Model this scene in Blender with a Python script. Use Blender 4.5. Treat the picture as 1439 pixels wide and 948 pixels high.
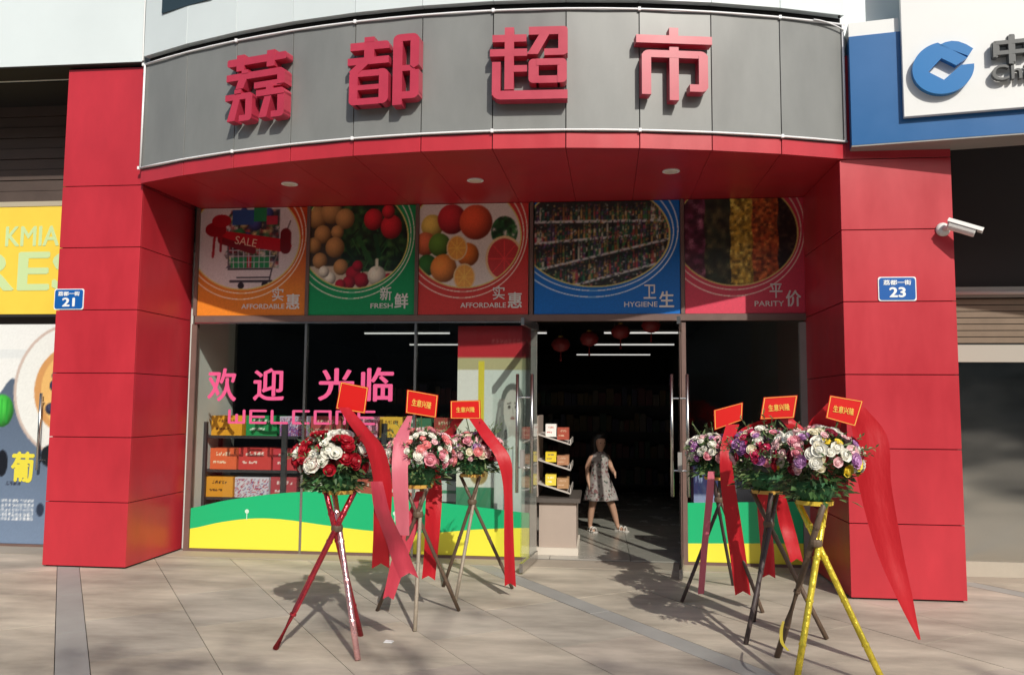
import bpy, bmesh, math, random
import numpy as np
from mathutils import Vector, Matrix, Quaternion
random.seed(7); RNG = np.random.default_rng(7)
scene = bpy.context.scene
for o in list(bpy.data.objects): bpy.data.objects.remove(o)

# ------------------------------------------------------------------ camera
PW, PH, F = 1439.0, 948.0, 1131.45
YAW, PITCH, ROLL = math.radians(6.103), math.radians(4.7644), math.radians(0.4313)
CAM = Vector((-2.0189, -6.86, 1.5329))
FW = Vector((-math.sin(YAW)*math.cos(PITCH), math.cos(YAW)*math.cos(PITCH), math.sin(PITCH)))
_r = Vector((math.cos(YAW), math.sin(YAW), 0)); _u = _r.cross(FW)
RT = _r*math.cos(ROLL) + _u*math.sin(ROLL); UP = -_r*math.sin(ROLL) + _u*math.cos(ROLL)
cd = bpy.data.cameras.new('camera'); cam = bpy.data.objects.new('camera', cd); scene.collection.objects.link(cam)
cd.sensor_width = 36; cd.lens = F/PW*36; cd.clip_end = 500; cd.clip_start = 0.05
cam.matrix_world = Matrix.Translation(CAM) @ Matrix((RT, UP, -FW)).transposed().to_4x4()
scene.camera = cam

# ------------------------------------------------------------------ sky, sun, exposure
SAZ, SEL = math.radians(25), math.radians(35.5)
w = bpy.data.worlds.new('World'); scene.world = w; w.use_nodes = True
nt = w.node_tree; nt.nodes.clear()
sky = nt.nodes.new('ShaderNodeTexSky'); sky.sky_type = 'NISHITA'; sky.sun_disc = False
sky.sun_elevation = SEL; sky.sun_rotation = math.pi - SAZ; sky.air_density = 1.2; sky.dust_density = 2.0
bg = nt.nodes.new('ShaderNodeBackground'); bg.inputs[1].default_value = 0.1
wo = nt.nodes.new('ShaderNodeOutputWorld')
nt.links.new(sky.outputs[0], bg.inputs[0]); nt.links.new(bg.outputs[0], wo.inputs[0])
sl = bpy.data.lights.new('sun', 'SUN'); sl.energy = 3.45; sl.angle = math.radians(0.6); sl.color = (1, .95, .86)
sun = bpy.data.objects.new('sun', sl); scene.collection.objects.link(sun)
sdir = Vector((math.cos(SEL)*math.sin(SAZ), -math.cos(SEL)*math.cos(SAZ), math.sin(SEL)))
sun.rotation_euler = (-sdir).to_track_quat('-Z', 'Y').to_euler(); sun.location = sdir*30
scene.view_settings.view_transform = 'Standard'; scene.view_settings.look = 'None'
scene.view_settings.exposure = 0.1; scene.view_settings.gamma = 1; scene.view_settings.use_curve_mapping = False

# ------------------------------------------------------------------ helpers
COL = scene.collection
ORG = {}
def ray(x, y): return FW + RT*((x-719.5)/F) - UP*((y-474)/F)
def on_ground(x, y, z=0.0): d = ray(x, y); return CAM + d*((z-CAM.z)/d.z)
def on_plane(x, y, Y): d = ray(x, y); return CAM + d*((Y-CAM.y)/d.y)
def srgb(c): 
    c = np.asarray(c, float)
    return np.where(c <= .04045, c/12.92, ((c+.055)/1.055)**2.4)
def rgb(r, g, b): return tuple(float(v) for v in srgb((r/255, g/255, b/255)))
def tag(o, label=None, cat=None, group=None, kind=None):
    if label: o['label'] = label
    if cat: o['category'] = cat
    if group: o['group'] = group
    if kind: o['kind'] = kind
    return o
def link(o, parent=None, org=(0, 0, 0)):
    COL.objects.link(o)
    if parent is not None: o.parent = parent
    ORG[o.name] = Vector(org); return o
def thing(name, label, cat, loc=(0, 0, 0), rot=(0, 0, 0), group=None):
    o = bpy.data.objects.new(name, None); o.empty_display_size = .1
    link(o, None, loc); o.location = loc; o.rotation_euler = rot
    return tag(o, label, cat, group)
class MB:
    def __init__(s): s.v = []; s.f = []; s.m = []
    def add(s, vs, fs, mi=0):
        n = len(s.v); s.v += [tuple(v) for v in vs]
        for f in fs: s.f.append(tuple(i+n for i in f)); s.m.append(mi)
        return s
    def box(s, x0, y0, z0, x1, y1, z1, mi=0):
        v = [(x0,y0,z0),(x1,y0,z0),(x1,y1,z0),(x0,y1,z0),(x0,y0,z1),(x1,y0,z1),(x1,y1,z1),(x0,y1,z1)]
        return s.add(v, [(0,3,2,1),(4,5,6,7),(0,1,5,4),(1,2,6,5),(2,3,7,6),(3,0,4,7)], mi)
    def hexa(s, b, t, mi=0):
        return s.add(list(b)+list(t), [(0,3,2,1),(4,5,6,7),(0,1,5,4),(1,2,6,5),(2,3,7,6),(3,0,4,7)], mi)
    def prism(s, poly, z0, z1, fn=lambda x, y, z: (x, y, z), mi=0):
        n = len(poly); v = [fn(x, y, z0) for x, y in poly] + [fn(x, y, z1) for x, y in poly]
        return s.add(v, [tuple(range(n))[::-1], tuple(range(n, 2*n))] + [(i, (i+1) % n, n+(i+1) % n, n+i) for i in range(n)], mi)
    def tube(s, pts, r, n=8, mi=0, cap=True):
        pts = [Vector(p) for p in pts]; rs = r if isinstance(r, (list, tuple)) else [r]*len(pts)
        vs = []; fs = []
        for i, p in enumerate(pts):
            d = (pts[min(i+1, len(pts)-1)] - pts[max(i-1, 0)]).normalized()
            a = d.cross(Vector((0, 0, 1)) if abs(d.z) < .9 else Vector((1, 0, 0))).normalized(); b = d.cross(a)
            for k in range(n):
                t = 2*math.pi*k/n; vs.append(p + (a*math.cos(t)+b*math.sin(t))*rs[i])
        for i in range(len(pts)-1):
            for k in range(n): fs.append((i*n+k, i*n+(k+1) % n, (i+1)*n+(k+1) % n, (i+1)*n+k))
        if cap: fs += [tuple(range(n))[::-1], tuple(range((len(pts)-1)*n, len(pts)*n))]
        return s.add(vs, fs, mi)
    def lathe(s, prof, c=(0, 0, 0), n=16, mi=0):
        vs = []; fs = []
        for r, z in prof:
            for k in range(n): t = 2*math.pi*k/n; vs.append((c[0]+r*math.cos(t), c[1]+r*math.sin(t), c[2]+z))
        for i in range(len(prof)-1):
            for k in range(n): fs.append((i*n+k, i*n+(k+1) % n, (i+1)*n+(k+1) % n, (i+1)*n+k))
        fs += [tuple(range(n))[::-1], tuple(range((len(prof)-1)*n, len(prof)*n))]
        return s.add(vs, fs, mi)
    def mesh(s, name, mats, off=(0, 0, 0), smooth=False, bevel=0):
        me = bpy.data.meshes.new(name)
        o = Vector(off); me.from_pydata([tuple(Vector(v)-o) for v in s.v], [], s.f)
        for m in (mats if isinstance(mats, (list, tuple)) else [mats]): me.materials.append(m)
        if any(s.m): me.polygons.foreach_set('material_index', s.m)
        bm = bmesh.new(); bm.from_mesh(me); bmesh.ops.recalc_face_normals(bm, faces=bm.faces)
        if bevel: bmesh.ops.bevel(bm, geom=list(bm.edges), offset=bevel, segments=1, affect='EDGES')
        bm.to_mesh(me); bm.free()
        if smooth: me.polygons.foreach_set('use_smooth', [True]*len(me.polygons))
        me.update(); return me
    def build(s, name, mats, parent=None, smooth=False, bevel=0, local=False):
        org = ORG[parent.name] if (parent is not None and not local) else Vector((0, 0, 0))
        o = bpy.data.objects.new(name, s.mesh(name, mats, org, smooth, bevel))
        return link(o, parent, org)
def put(name, me, parent, loc, rot=(0, 0, 0), sc=1.0):
    o = bpy.data.objects.new(name, me); org = ORG[parent.name] if parent is not None else Vector((0, 0, 0))
    link(o, parent, org); o.location = Vector(loc)-org; o.rotation_euler = rot
    o.scale = (sc, sc, sc) if not isinstance(sc, tuple) else sc
    return o

# ------------------------------------------------------------------ materials
MATS = {}
def mat(name, col, rough=.5, metal=0, nscale=0, namt=0, bump=0, bscale=60, spec=.5, coat=0, emit=0, streak=None):
    if name in MATS: return MATS[name]
    m = bpy.data.materials.new(name); m.use_nodes = True; t = m.node_tree; b = t.nodes['Principled BSDF']
    b.inputs['Base Color'].default_value = (*col, 1); b.inputs['Roughness'].default_value = rough
    b.inputs['Metallic'].default_value = metal; b.inputs['Specular IOR Level'].default_value = spec
    b.inputs['Coat Weight'].default_value = coat
    if emit: b.inputs['Emission Color'].default_value = (*col, 1); b.inputs['Emission Strength'].default_value = emit
    if nscale or bump:
        g = t.nodes.new('ShaderNodeNewGeometry')
        vec = g.outputs['Position']
        if streak:
            mp = t.nodes.new('ShaderNodeMapping'); mp.inputs['Scale'].default_value = streak
            t.links.new(vec, mp.inputs['Vector']); vec = mp.outputs['Vector']
    if nscale:
        n = t.nodes.new('ShaderNodeTexNoise'); n.inputs['Scale'].default_value = nscale; n.inputs['Detail'].default_value = 6
        n.inputs['Roughness'].default_value = .62
        t.links.new(vec, n.inputs['Vector'])
        r = t.nodes.new('ShaderNodeMapRange'); r.inputs['From Min'].default_value = .25; r.inputs['From Max'].default_value = .75
        r.inputs['To Min'].default_value = 1-namt; r.inputs['To Max'].default_value = 1+namt
        t.links.new(n.outputs['Fac'], r.inputs['Value'])
        mx = t.nodes.new('ShaderNodeVectorMath'); mx.operation = 'SCALE'; mx.inputs[0].default_value = col
        t.links.new(r.outputs[0], mx.inputs['Scale']); t.links.new(mx.outputs[0], b.inputs['Base Color'])
        rr = t.nodes.new('ShaderNodeMapRange'); rr.inputs['To Min'].default_value = max(rough-.12, .03); rr.inputs['To Max'].default_value = min(rough+.12, 1)
        t.links.new(n.outputs['Fac'], rr.inputs['Value']); t.links.new(rr.outputs[0], b.inputs['Roughness'])
    if bump:
        n2 = t.nodes.new('ShaderNodeTexNoise'); n2.inputs['Scale'].default_value = bscale; n2.inputs['Detail'].default_value = 5 if bscale > 5 else .5
        t.links.new(vec, n2.inputs['Vector'])
        bp = t.nodes.new('ShaderNodeBump'); bp.inputs['Strength'].default_value = bump; bp.inputs['Distance'].default_value = .01
        t.links.new(n2.outputs['Fac'], bp.inputs['Height']); t.links.new(bp.outputs[0], b.inputs['Normal'])
    MATS[name] = m; return m
def glass_mat(name, tint=(.93, .955, .945), refl=1.0):
    m = bpy.data.materials.new(name); m.use_nodes = True; t = m.node_tree; t.nodes.clear()
    o = t.nodes.new('ShaderNodeOutputMaterial'); mx = t.nodes.new('ShaderNodeMixShader')
    tr = t.nodes.new('ShaderNodeBsdfTransparent'); tr.inputs[0].default_value = (*tint, 1)
    gl = t.nodes.new('ShaderNodeBsdfGlossy'); gl.inputs['Roughness'].default_value = 0.01
    ge = t.nodes.new('ShaderNodeNewGeometry'); dt = t.nodes.new('ShaderNodeVectorMath'); dt.operation = 'DOT_PRODUCT'
    t.links.new(ge.outputs['Incoming'], dt.inputs[0]); t.links.new(ge.outputs['Normal'], dt.inputs[1])
    def mth(op, a, b=None):                                       # Schlick reflectance, the same from either side of the sheet
        n = t.nodes.new('ShaderNodeMath'); n.operation = op
        for i, v in enumerate((a, b)):
            if v is None: continue
            if isinstance(v, (int, float)): n.inputs[i].default_value = v
            else: t.links.new(v, n.inputs[i])
        return n.outputs[0]
    rf = mth('ADD', mth('MULTIPLY', mth('POWER', mth('SUBTRACT', 1.0, mth('ABSOLUTE', dt.outputs['Value'])), 5.0), .95), .03)
    t.links.new(rf, mx.inputs[0]); t.links.new(tr.outputs[0], mx.inputs[1]); t.links.new(gl.outputs[0], mx.inputs[2])
    t.links.new(mx.outputs[0], o.inputs[0]); MATS[name] = m; return m
def print_mat(name, rough=.4, coat=0):
    if name in MATS: return MATS[name]
    m = bpy.data.materials.new(name); m.use_nodes = True; t = m.node_tree; b = t.nodes['Principled BSDF']
    a = t.nodes.new('ShaderNodeAttribute'); a.attribute_name = 'print'
    t.links.new(a.outputs['Color'], b.inputs['Base Color']); b.inputs['Roughness'].default_value = rough
    b.inputs['Coat Weight'].default_value = coat
    MATS[name] = m; return m
def ribbon_mat(name, col):
    m = bpy.data.materials.new(name); m.use_nodes = True; t = m.node_tree; b = t.nodes['Principled BSDF']; out = t.nodes['Material Output']
    b.inputs['Base Color'].default_value = (*col, 1); b.inputs['Roughness'].default_value = .5; b.inputs['Sheen Weight'].default_value = .2
    tl = t.nodes.new('ShaderNodeBsdfTranslucent'); tl.inputs[0].default_value = (*col, 1)
    mx = t.nodes.new('ShaderNodeMixShader'); mx.inputs[0].default_value = .22
    ge = t.nodes.new('ShaderNodeNewGeometry'); mp = t.nodes.new('ShaderNodeMapping'); mp.inputs['Scale'].default_value = (1, 1, .35); mp.inputs['Rotation'].default_value = (0, .5, 0)
    nz = t.nodes.new('ShaderNodeTexNoise'); nz.inputs['Scale'].default_value = 22; nz.inputs['Detail'].default_value = 3
    bp = t.nodes.new('ShaderNodeBump'); bp.inputs['Strength'].default_value = .5; bp.inputs['Distance'].default_value = .01
    t.links.new(ge.outputs['Position'], mp.inputs['Vector']); t.links.new(mp.outputs['Vector'], nz.inputs['Vector']); t.links.new(nz.outputs['Fac'], bp.inputs['Height']); t.links.new(bp.outputs[0], b.inputs['Normal'])
    tp = t.nodes.new('ShaderNodeBsdfTransparent'); m2 = t.nodes.new('ShaderNodeMixShader'); m2.inputs[0].default_value = 0.0
    t.links.new(b.outputs[0], mx.inputs[1]); t.links.new(tl.outputs[0], mx.inputs[2]); t.links.new(mx.outputs[0], m2.inputs[1]); t.links.new(tp.outputs[0], m2.inputs[2]); t.links.new(m2.outputs[0], out.inputs[0])
    MATS[name] = m; return m
RED = mat('red_composite_panel', (.47, .026, .040), .34, nscale=1.6, namt=.15, spec=.5, bump=.6, bscale=2.4, streak=(1.6, 1.6, .6))
REDS = mat('red_soffit_panel', (.44, .02, .03), .42, nscale=1.6, namt=.16, bump=.5, bscale=2.4)
GREY = mat('grey_composite_panel', (.205, .212, .205), .38, nscale=1.6, namt=.14, bump=.5, bscale=2.4, streak=(1.6, 1.6, .6))
DARK = mat('dark_gap', (.015, .014, .014), .8)
WHITE = mat('white_paint', (.78, .79, .78), .45, nscale=2, namt=.03)
UPW = mat('upper_white_panel', (.68, .75, .76), .35, nscale=.8, namt=.05)
STEEL = mat('brushed_steel', (.58, .565, .545), .26, metal=1)
FRAME = mat('dark_bronze_frame', (.16, .10, .085), .42, nscale=8, namt=.1)
FRAMEG = mat('grey_aluminium_frame', (.30, .29, .27), .4, nscale=8, namt=.08)
SIGNRED = mat('sign_letter_red', (.46, .035, .07), .36, nscale=5, namt=.1)
BLUE = mat('bank_blue', (.008, .115, .33), .38, nscale=2, namt=.06)
LOGO = mat('logo_blue', (.005, .17, .47), .35)
LGREY = mat('letter_grey', (.10, .105, .105), .45)
GLASS = glass_mat('shop_glass')
PLATE = mat('plate_blue', (.006, .10, .38), .35)
PRINT = print_mat('poster_print', .38)
CARTON = print_mat('carton_print', .5)

# ------------------------------------------------------------------ flat print painter (numpy canvas -> coloured grid)
class Canvas:
    def __init__(s, w, h, col):
        s.w, s.h = w, h; s.a = np.zeros((h, w, 3)) + np.array(col)/255
        s.V, s.U = np.meshgrid((np.arange(h)+.5)/h, (np.arange(w)+.5)/w, indexing='ij'); s.mask = np.ones((h, w), bool)
    def paint(s, m, col, amt=1.0):
        m = m & s.mask; c = np.array(col)/255
        s.a[m] = s.a[m]*(1-amt) + c*amt; return s
    def rect(s, u0, v0, u1, v1, col, amt=1.0): return s.paint((s.U >= u0) & (s.U < u1) & (s.V >= v0) & (s.V < v1), col, amt)
    def ell(s, cu, cv, ru, rv): return ((s.U-cu)/ru)**2 + ((s.V-cv)/rv)**2
    def disc(s, cu, cv, ru, rv, col, amt=1.0): return s.paint(s.ell(cu, cv, ru, rv) < 1, col, amt)
    def ball(s, cu, cv, r, col, asp=1.0):
        e = s.ell(cu, cv, r, r*asp); m = (e < 1) & s.mask
        l = 1.12 - .55*np.clip(s.ell(cu-.3*r, cv-.3*r*asp, 1.25*r, 1.25*r*asp), 0, 1.1)
        s.a[m] = np.clip(np.array(col)/255*l[m][:, None], 0, 1); return s
    def ring(s, cu, cv, ru, rv, th, col):
        e = np.sqrt(s.ell(cu, cv, ru, rv)); return s.paint(np.abs(e-1) < th, col)
    def line(s, u0, v0, u1, v1, th, col):
        asp = s.h/s.w; du, dv = u1-u0, (v1-v0)*asp; L = du*du+dv*dv+1e-9
        t = np.clip(((s.U-u0)*du+(s.V-v0)*asp*dv)/L, 0, 1)
        return s.paint(np.hypot(s.U-u0-t*du, (s.V-v0)*asp-t*dv) < th, col)
    def noise(s, amt): s.a = np.clip(s.a*(1+RNG.normal(0, amt, (s.h, s.w, 1))), 0, 1); return s
    def blur(s, k=1):
        for _ in range(k):
            a = np.pad(s.a, ((1, 1), (1, 1), (0, 0)), 'edge'); b = (a[:-2, 1:-1]+a[2:, 1:-1]+a[1:-1, :-2]+a[1:-1, 2:]+2*a[1:-1, 1:-1])/6
            s.a = np.where(s.mask[..., None], b, s.a)
        return s
    def grains(s, m, cols, n, p=1.0, asp=1.0):
        gh, gw = max(2, int(n*asp)), n
        k = RNG.integers(0, len(cols), (gh, gw)); on = RNG.random((gh, gw)) < p
        jit = RNG.normal(0, .3/n, (2, s.h, s.w)); iv = np.clip(((s.V+jit[0])*gh).astype(int), 0, gh-1); iu = np.clip(((s.U+jit[1])*gw).astype(int), 0, gw-1)
        m = m & s.mask & on[iv, iu]; sh = (.75+.5*RNG.random((gh, gw)))[iv, iu]
        s.a[m] = np.clip((np.array(cols)/255)[k[iv, iu]][m]*sh[m][:, None], 0, 1); return s
    def speck(s, m, cols, p=1.0):
        m = m & s.mask & (RNG.random((s.h, s.w)) < p); k = RNG.integers(0, len(cols), m.sum()); s.a[m] = (np.array(cols)/255)[k]; return s
    def marks(s, u0, v0, u1, v1, n, col, rows=1):
        for r in range(rows):
            va = v0+(v1-v0)*r/rows; vb = va+(v1-v0)/rows*.7
            for k in range(n):
                ua = u0+(u1-u0)*k/n; ub = ua+(u1-u0)/n*.75
                m = (s.U >= ua) & (s.U < ub) & (s.V >= va) & (s.V < vb); s.paint(m & (RNG.random((s.h, s.w)) < .62), col)
        return s
    def mesh(s, name, W, H, m, ss=1):
        if ss > 1:
            h, w = s.h//ss, s.w//ss; s.a = s.a[:h*ss, :w*ss].reshape(h, ss, w, ss, 3).mean((1, 3)); s.h, s.w = h, w
        h, w = s.h, s.w; me = bpy.data.meshes.new(name)
        X, Z = np.meshgrid(np.linspace(0, W, w), np.linspace(H, 0, h))
        co = np.stack([X, np.zeros_like(X), Z], -1).reshape(-1, 3)
        i = np.arange((h-1)*w).reshape(h-1, w)[:, :-1].ravel()
        q = np.stack([i+w, i+w+1, i+1, i], -1)
        me.from_pydata(co.tolist(), [], q.tolist())
        at = me.attributes.new('print', 'FLOAT_COLOR', 'POINT')
        c = np.ones((h*w, 4)); c[:, :3] = srgb(s.a.reshape(-1, 3)); at.data.foreach_set('color', c.ravel())
        me.materials.append(m); me.update(); return me

# ------------------------------------------------------------------ text
def text_mesh(name, body, W, H, m, bold=0.0, depth=.002):
    cu = bpy.data.curves.new(name, 'FONT'); cu.body = body; cu.size = 1; cu.align_x = 'CENTER'
    cu.extrude = .01; cu.resolution_u = 4
    ob = bpy.data.objects.new(name, cu); COL.objects.link(ob)
    dg = bpy.context.evaluated_depsgraph_get(); dg.update()
    me = bpy.data.meshes.new_from_object(ob.evaluated_get(dg)); bpy.data.objects.remove(ob); bpy.data.curves.remove(cu)
    n = len(me.vertices); co = np.empty(n*3); me.vertices.foreach_get('co', co); co = co.reshape(-1, 3)
    fs = [tuple(p.vertices) for p in me.polygons]; bpy.data.meshes.remove(me)
    V_, F_ = [], []
    for k, (ox, oy) in enumerate(((0, 0), (1, 0), (-1, 0), (0, 1), (0, -1), (.7, .7), (-.7, -.7)) if bold else ((0, 0),)):
        c2 = co.copy(); c2[:, 0] += ox*bold; c2[:, 1] += oy*bold*.8; c2[:, 2] *= 1+.09*k
        F_ += [tuple(v+k*n for v in f) for f in fs]; V_.append(c2)
    co = np.concatenate(V_); lo, hi = co.min(0), co.max(0); co = (co-(lo+hi)/2)/np.maximum(hi-lo, 1e-6)*np.array([W, H, depth*2])
    co = np.stack([co[:, 0], -co[:, 2], co[:, 1]], -1)          # upright, facing -Y
    me = bpy.data.meshes.new(name); me.from_pydata(co.tolist(), [], F_); me.materials.append(m); me.update(); return me
def text(name, body, c, W, H, m, parent, bold=0.0, depth=.002, rotz=0):
    return put(name, text_mesh(name, body, W, H, m, bold, depth), parent, c, (0, 0, rotz))

# ================================================================== THE SETTING
D = 1.236                                        # shop glass plane
XL, YL, WL, WR = -6.348, .284, .82, .885         # pillars
ASPH = mat('asphalt_ground', (.16, .15, .135), .9, nscale=3, namt=.2, bump=.3)
g = MB().add([(-90, -90, -.03), (90, -90, -.03), (90, 60, -.03), (-90, 60, -.03)], [(0, 1, 2, 3)]).build('ground', ASPH)
tag(g, kind='structure')
# pavement: slabs laid skew to the shop front, with narrow grey bands between runs
pav = bpy.data.objects.new('pavement', None); link(pav); tag(pav, kind='structure')
PAVM = [mat('paving_stone_%s' % n, c, .72, nscale=1.0, namt=.5, bump=.25, bscale=70, streak=(.9, 2.4, 1)) for n, c in
        (('tan', (.425, .372, .30)), ('sand', (.45, .395, .315)), ('buff', (.395, .355, .295)), ('rose', (.435, .375, .31)))]
BANDM = mat('paving_band_grey', (.33, .322, .30), .7, nscale=1.3, namt=.2, bump=.12, bscale=90)
ang = math.radians(35.2); dd = Vector((math.sin(ang), -math.cos(ang), 0)); nn = Vector((math.cos(ang), math.sin(ang), 0))
slab_cache = {}
def slab_mesh(wn, wd, mi):
    k = (round(wn, 3), round(wd, 3), mi)
    if k not in slab_cache:
        b = MB().box(-wn/2, -wd/2, -.028, wn/2, wd/2, 0); slab_cache[k] = b.mesh('paving_slab', BANDM if mi < 0 else PAVM[mi])
    return slab_cache[k]
for j in range(-3, 4):
    base = -5.57 + j*3.45
    cols = [(0, .18, -1, 1.2)] + [(.18+i*.654, .654, 1, 1.04) for i in range(5)]
    for (n0, wn, kind_, wd) in cols:
        for k in range(-11, 14):
            off = .5 if (int((n0+.5)/.654) % 2) else 0
            c = nn*(base+n0+wn/2) + dd*((k+off)*wd)
            if -10.2 < c.x < 4.4 and -6.6 < c.y < 1.9:
                put('paving_slab', slab_mesh(wn-.005, wd-.005, -1 if kind_ < 0 else random.randrange(4)), pav, (c.x, c.y, random.uniform(-.0012, .0012)), (0, 0, ang))
# shop threshold strip closes the skew slabs against the shop front
MB().box(-6.3, .92, -.03, .02, D+.05, .004).build('threshold', mat('threshold_stone', (.36, .31, .25), .7, nscale=2, namt=.12, bump=.1), pav)
MB().box(-10.5, .80, -.03, -7.2, 1.3, .004).build('threshold', MATS['threshold_stone'], pav)
MB().box(.9, .80, -.03, 4.5, 1.2, .004).build('threshold', MATS['threshold_stone'], pav)

# shop interior shell
def struct(name, mb, m): return tag(mb.build(name, m), kind='structure')
TILE = mat('shop_floor_tile', (.36, .34, .30), .25, nscale=3, namt=.08)
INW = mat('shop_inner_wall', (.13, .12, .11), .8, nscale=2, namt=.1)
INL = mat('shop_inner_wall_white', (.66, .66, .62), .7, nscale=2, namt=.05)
fl = bpy.data.objects.new('shop_floor', None); link(fl); tag(fl, kind='structure')
MB().box(-9.2, D+.05, -.05, 6.0, 19, .006).build('screed', mat('grout', (.12, .11, .1), .9), fl)
tile_me = MB().box(-.397, -.397, -.004, .397, .397, .009).mesh('floor_tile', TILE)
for i in range(-7, 3):
    for j in range(0, 9): put('floor_tile', tile_me, fl, (i*.8+.3, D+.46+j*.8, .006))
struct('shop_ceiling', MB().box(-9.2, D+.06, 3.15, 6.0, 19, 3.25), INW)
struct('upper_light_block', MB().box(-9.3, D+.10, 3.26, 6.0, 19.1, 7.5), INW)  # solid block added to shut out sky light above the ceiling
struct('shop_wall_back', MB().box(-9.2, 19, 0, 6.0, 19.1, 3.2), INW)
struct('shop_wall_left', MB().box(-6.50, D+.1, 0, -6.34, 2.35, 3.15), INL)
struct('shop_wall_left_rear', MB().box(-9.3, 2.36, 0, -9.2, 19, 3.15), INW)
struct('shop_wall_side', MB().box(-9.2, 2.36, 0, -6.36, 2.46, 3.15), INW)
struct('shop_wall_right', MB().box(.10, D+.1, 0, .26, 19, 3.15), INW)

# ------------------------------------------------------------------ the two red pillars, clad in panels
def pillar(name, label, x0, x1, yf, yb, zs, side):
    t = thing(name, label, 'pillar', ((x0+x1)/2, (yf+yb)/2, 0))
    MB().box(x0+.022, yf+.022, .0, x1-.022, yb, zs[-1]-.01).build('core', DARK, t)
    g_ = .0035
    for a, b in zip(zs[:-1], zs[1:]):
        za, zb = a+g_+(.012 if a == 0 else 0), b-g_
        MB().box(x0, yf, za, x1, yf+.02, zb).build('panel', RED, t, bevel=.0015)
        xa, xb = (x1-.02, x1) if side > 0 else (x0, x0+.02)
        MB().box(xa, yf+.0205, za, xb, yb, zb).build('panel', RED, t, bevel=.0015)
        xa, xb = (x0, x0+.02) if side > 0 else (x1-.02, x1)
        MB().box(xa, yf+.0205, za, xb, yb, zb).build('panel', RED, t, bevel=.0015)
    return t
zz = [0, .6, 1.2, 1.8, 2.4, 3.0, 3.6]
pillar('red_pillar', 'red panelled pillar beside the yellow banner, with number plate 21', XL-WL, XL, YL, D+.06, zz+[4.77], 1)
pillar('red_pillar', 'red panelled pillar under the blue bank sign, with number plate 23', 0, WR, 0, D+.06, zz+[4.5], -1)

# ------------------------------------------------------------------ curved grey fascia sign
AXC, AYC, AR, T0, DT = -2.8539, 7.9574, 8.4848, -24.2985, 4.0318
def arc(i, r=AR): t = math.radians(T0+DT*i); return Vector((AXC+r*math.sin(t), AYC-r*math.cos(t), 0))
ZB, ZT = 3.7313, 4.7601
fas = thing('curved_shop_sign', 'curved grey shop sign with four large red raised characters', 'shop sign', (AXC, -.5, 3.6))
def arc_panel(i, z0, z1, th, m, name, parent, r=AR, gap=.004, bevel=.001):
    e = gap/AR*180/math.pi/DT
    a, b, c, d = arc(i+e, r), arc(i+1-e, r), arc(i+1-e, r-th), arc(i+e, r-th)
    z = Vector((0, 0, 1))
    return MB().hexa([p+z*z0 for p in (a, b, c, d)], [p+z*z1 for p in (a, b, c, d)]).build(name, m, parent, bevel=bevel)
for i in range(11):
    arc_panel(i, ZB+.004, ZT, .02, GREY, 'panel', fas)
    arc_panel(i, 3.6, ZB-.004, .02, RED, 'lower_band', fas, r=AR-.004)
bk = MB()
for i in range(11):
    a, b, c, d = arc(i, AR-.024), arc(i+1, AR-.024), arc(i+1, AR-.05), arc(i, AR-.05); z = Vector((0, 0, 1))
    bk.hexa([p+z*3.605 for p in (a, b, c, d)], [p+z*(ZT-.01) for p in (a, b, c, d)])
bk.build('backing', DARK, fas)
TUBE = mat('white_light_tube', (.85, .85, .86), .3)
zup = Vector((0, 0, 1))
for z in (ZB+.012, ZT-.004):
    tb = MB().tube([arc(i/2, AR+.014)+zup*z for i in range(23)], .009, 6).build('light_tube', TUBE, fas, smooth=True)
    for i in range(0, 12, 2): MB().box(-.011, -.011, -.014, .011, .011, .014).build('tube_clip', TUBE, fas, local=True).location = arc(i, AR+.016)+zup*z-ORG[fas.name]
for i in (0.03, 10.97):
    MB().tube([arc(i, AR+.014)+zup*(ZB+.01), arc(i, AR+.014)+zup*(ZT-.005)], .010, 6).build('light_tube', TUBE, fas, smooth=True)
MB().tube([arc(10.5+.47*math.sin(t), AR+.03)+zup*(ZT-.03+.03*math.cos(t*2.0)) for t in np.linspace(0, 1.57, 9)], .006, 6).build('cable', TUBE, fas, smooth=True)
# characters from strokes on a 100 x 100 grid
def rr(x0, y0, x1, y1, r=0, which='abcd'):
    if not r: return [(x0, y0), (x1, y0), (x1, y1), (x0, y1)]
    out = []
    for key, cx, cy, a0, px, py in (('a', x0+r, y0+r, 180, x0, y0), ('b', x1-r, y0+r, 270, x1, y0), ('c', x1-r, y1-r, 0, x1, y1), ('d', x0+r, y1-r, 90, x0, y1)):
        if key in which: out += [(cx+r*math.cos(math.radians(a0+k*22.5)), cy+r*math.sin(math.radians(a0+k*22.5))) for k in range(5)]
        else: out.append((px, py))
    return out
def li(x0, y0): # one small "power" component
    return [rr(x0, y0+33, x0+46, y0+42, 5, 'c'), [(x0+14, y0+34), (x0+25, y0+34), (x0+17, y0+2), (x0+4, y0+2)], rr(x0+35, y0+6, x0+46, y0+36), rr(x0+25, y0, x0+46, y0+9, 6, 'b'), [(x0+16, y0+42), (x0+27, y0+42), (x0+27, y0+48), (x0+16, y0+48)]]
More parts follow.
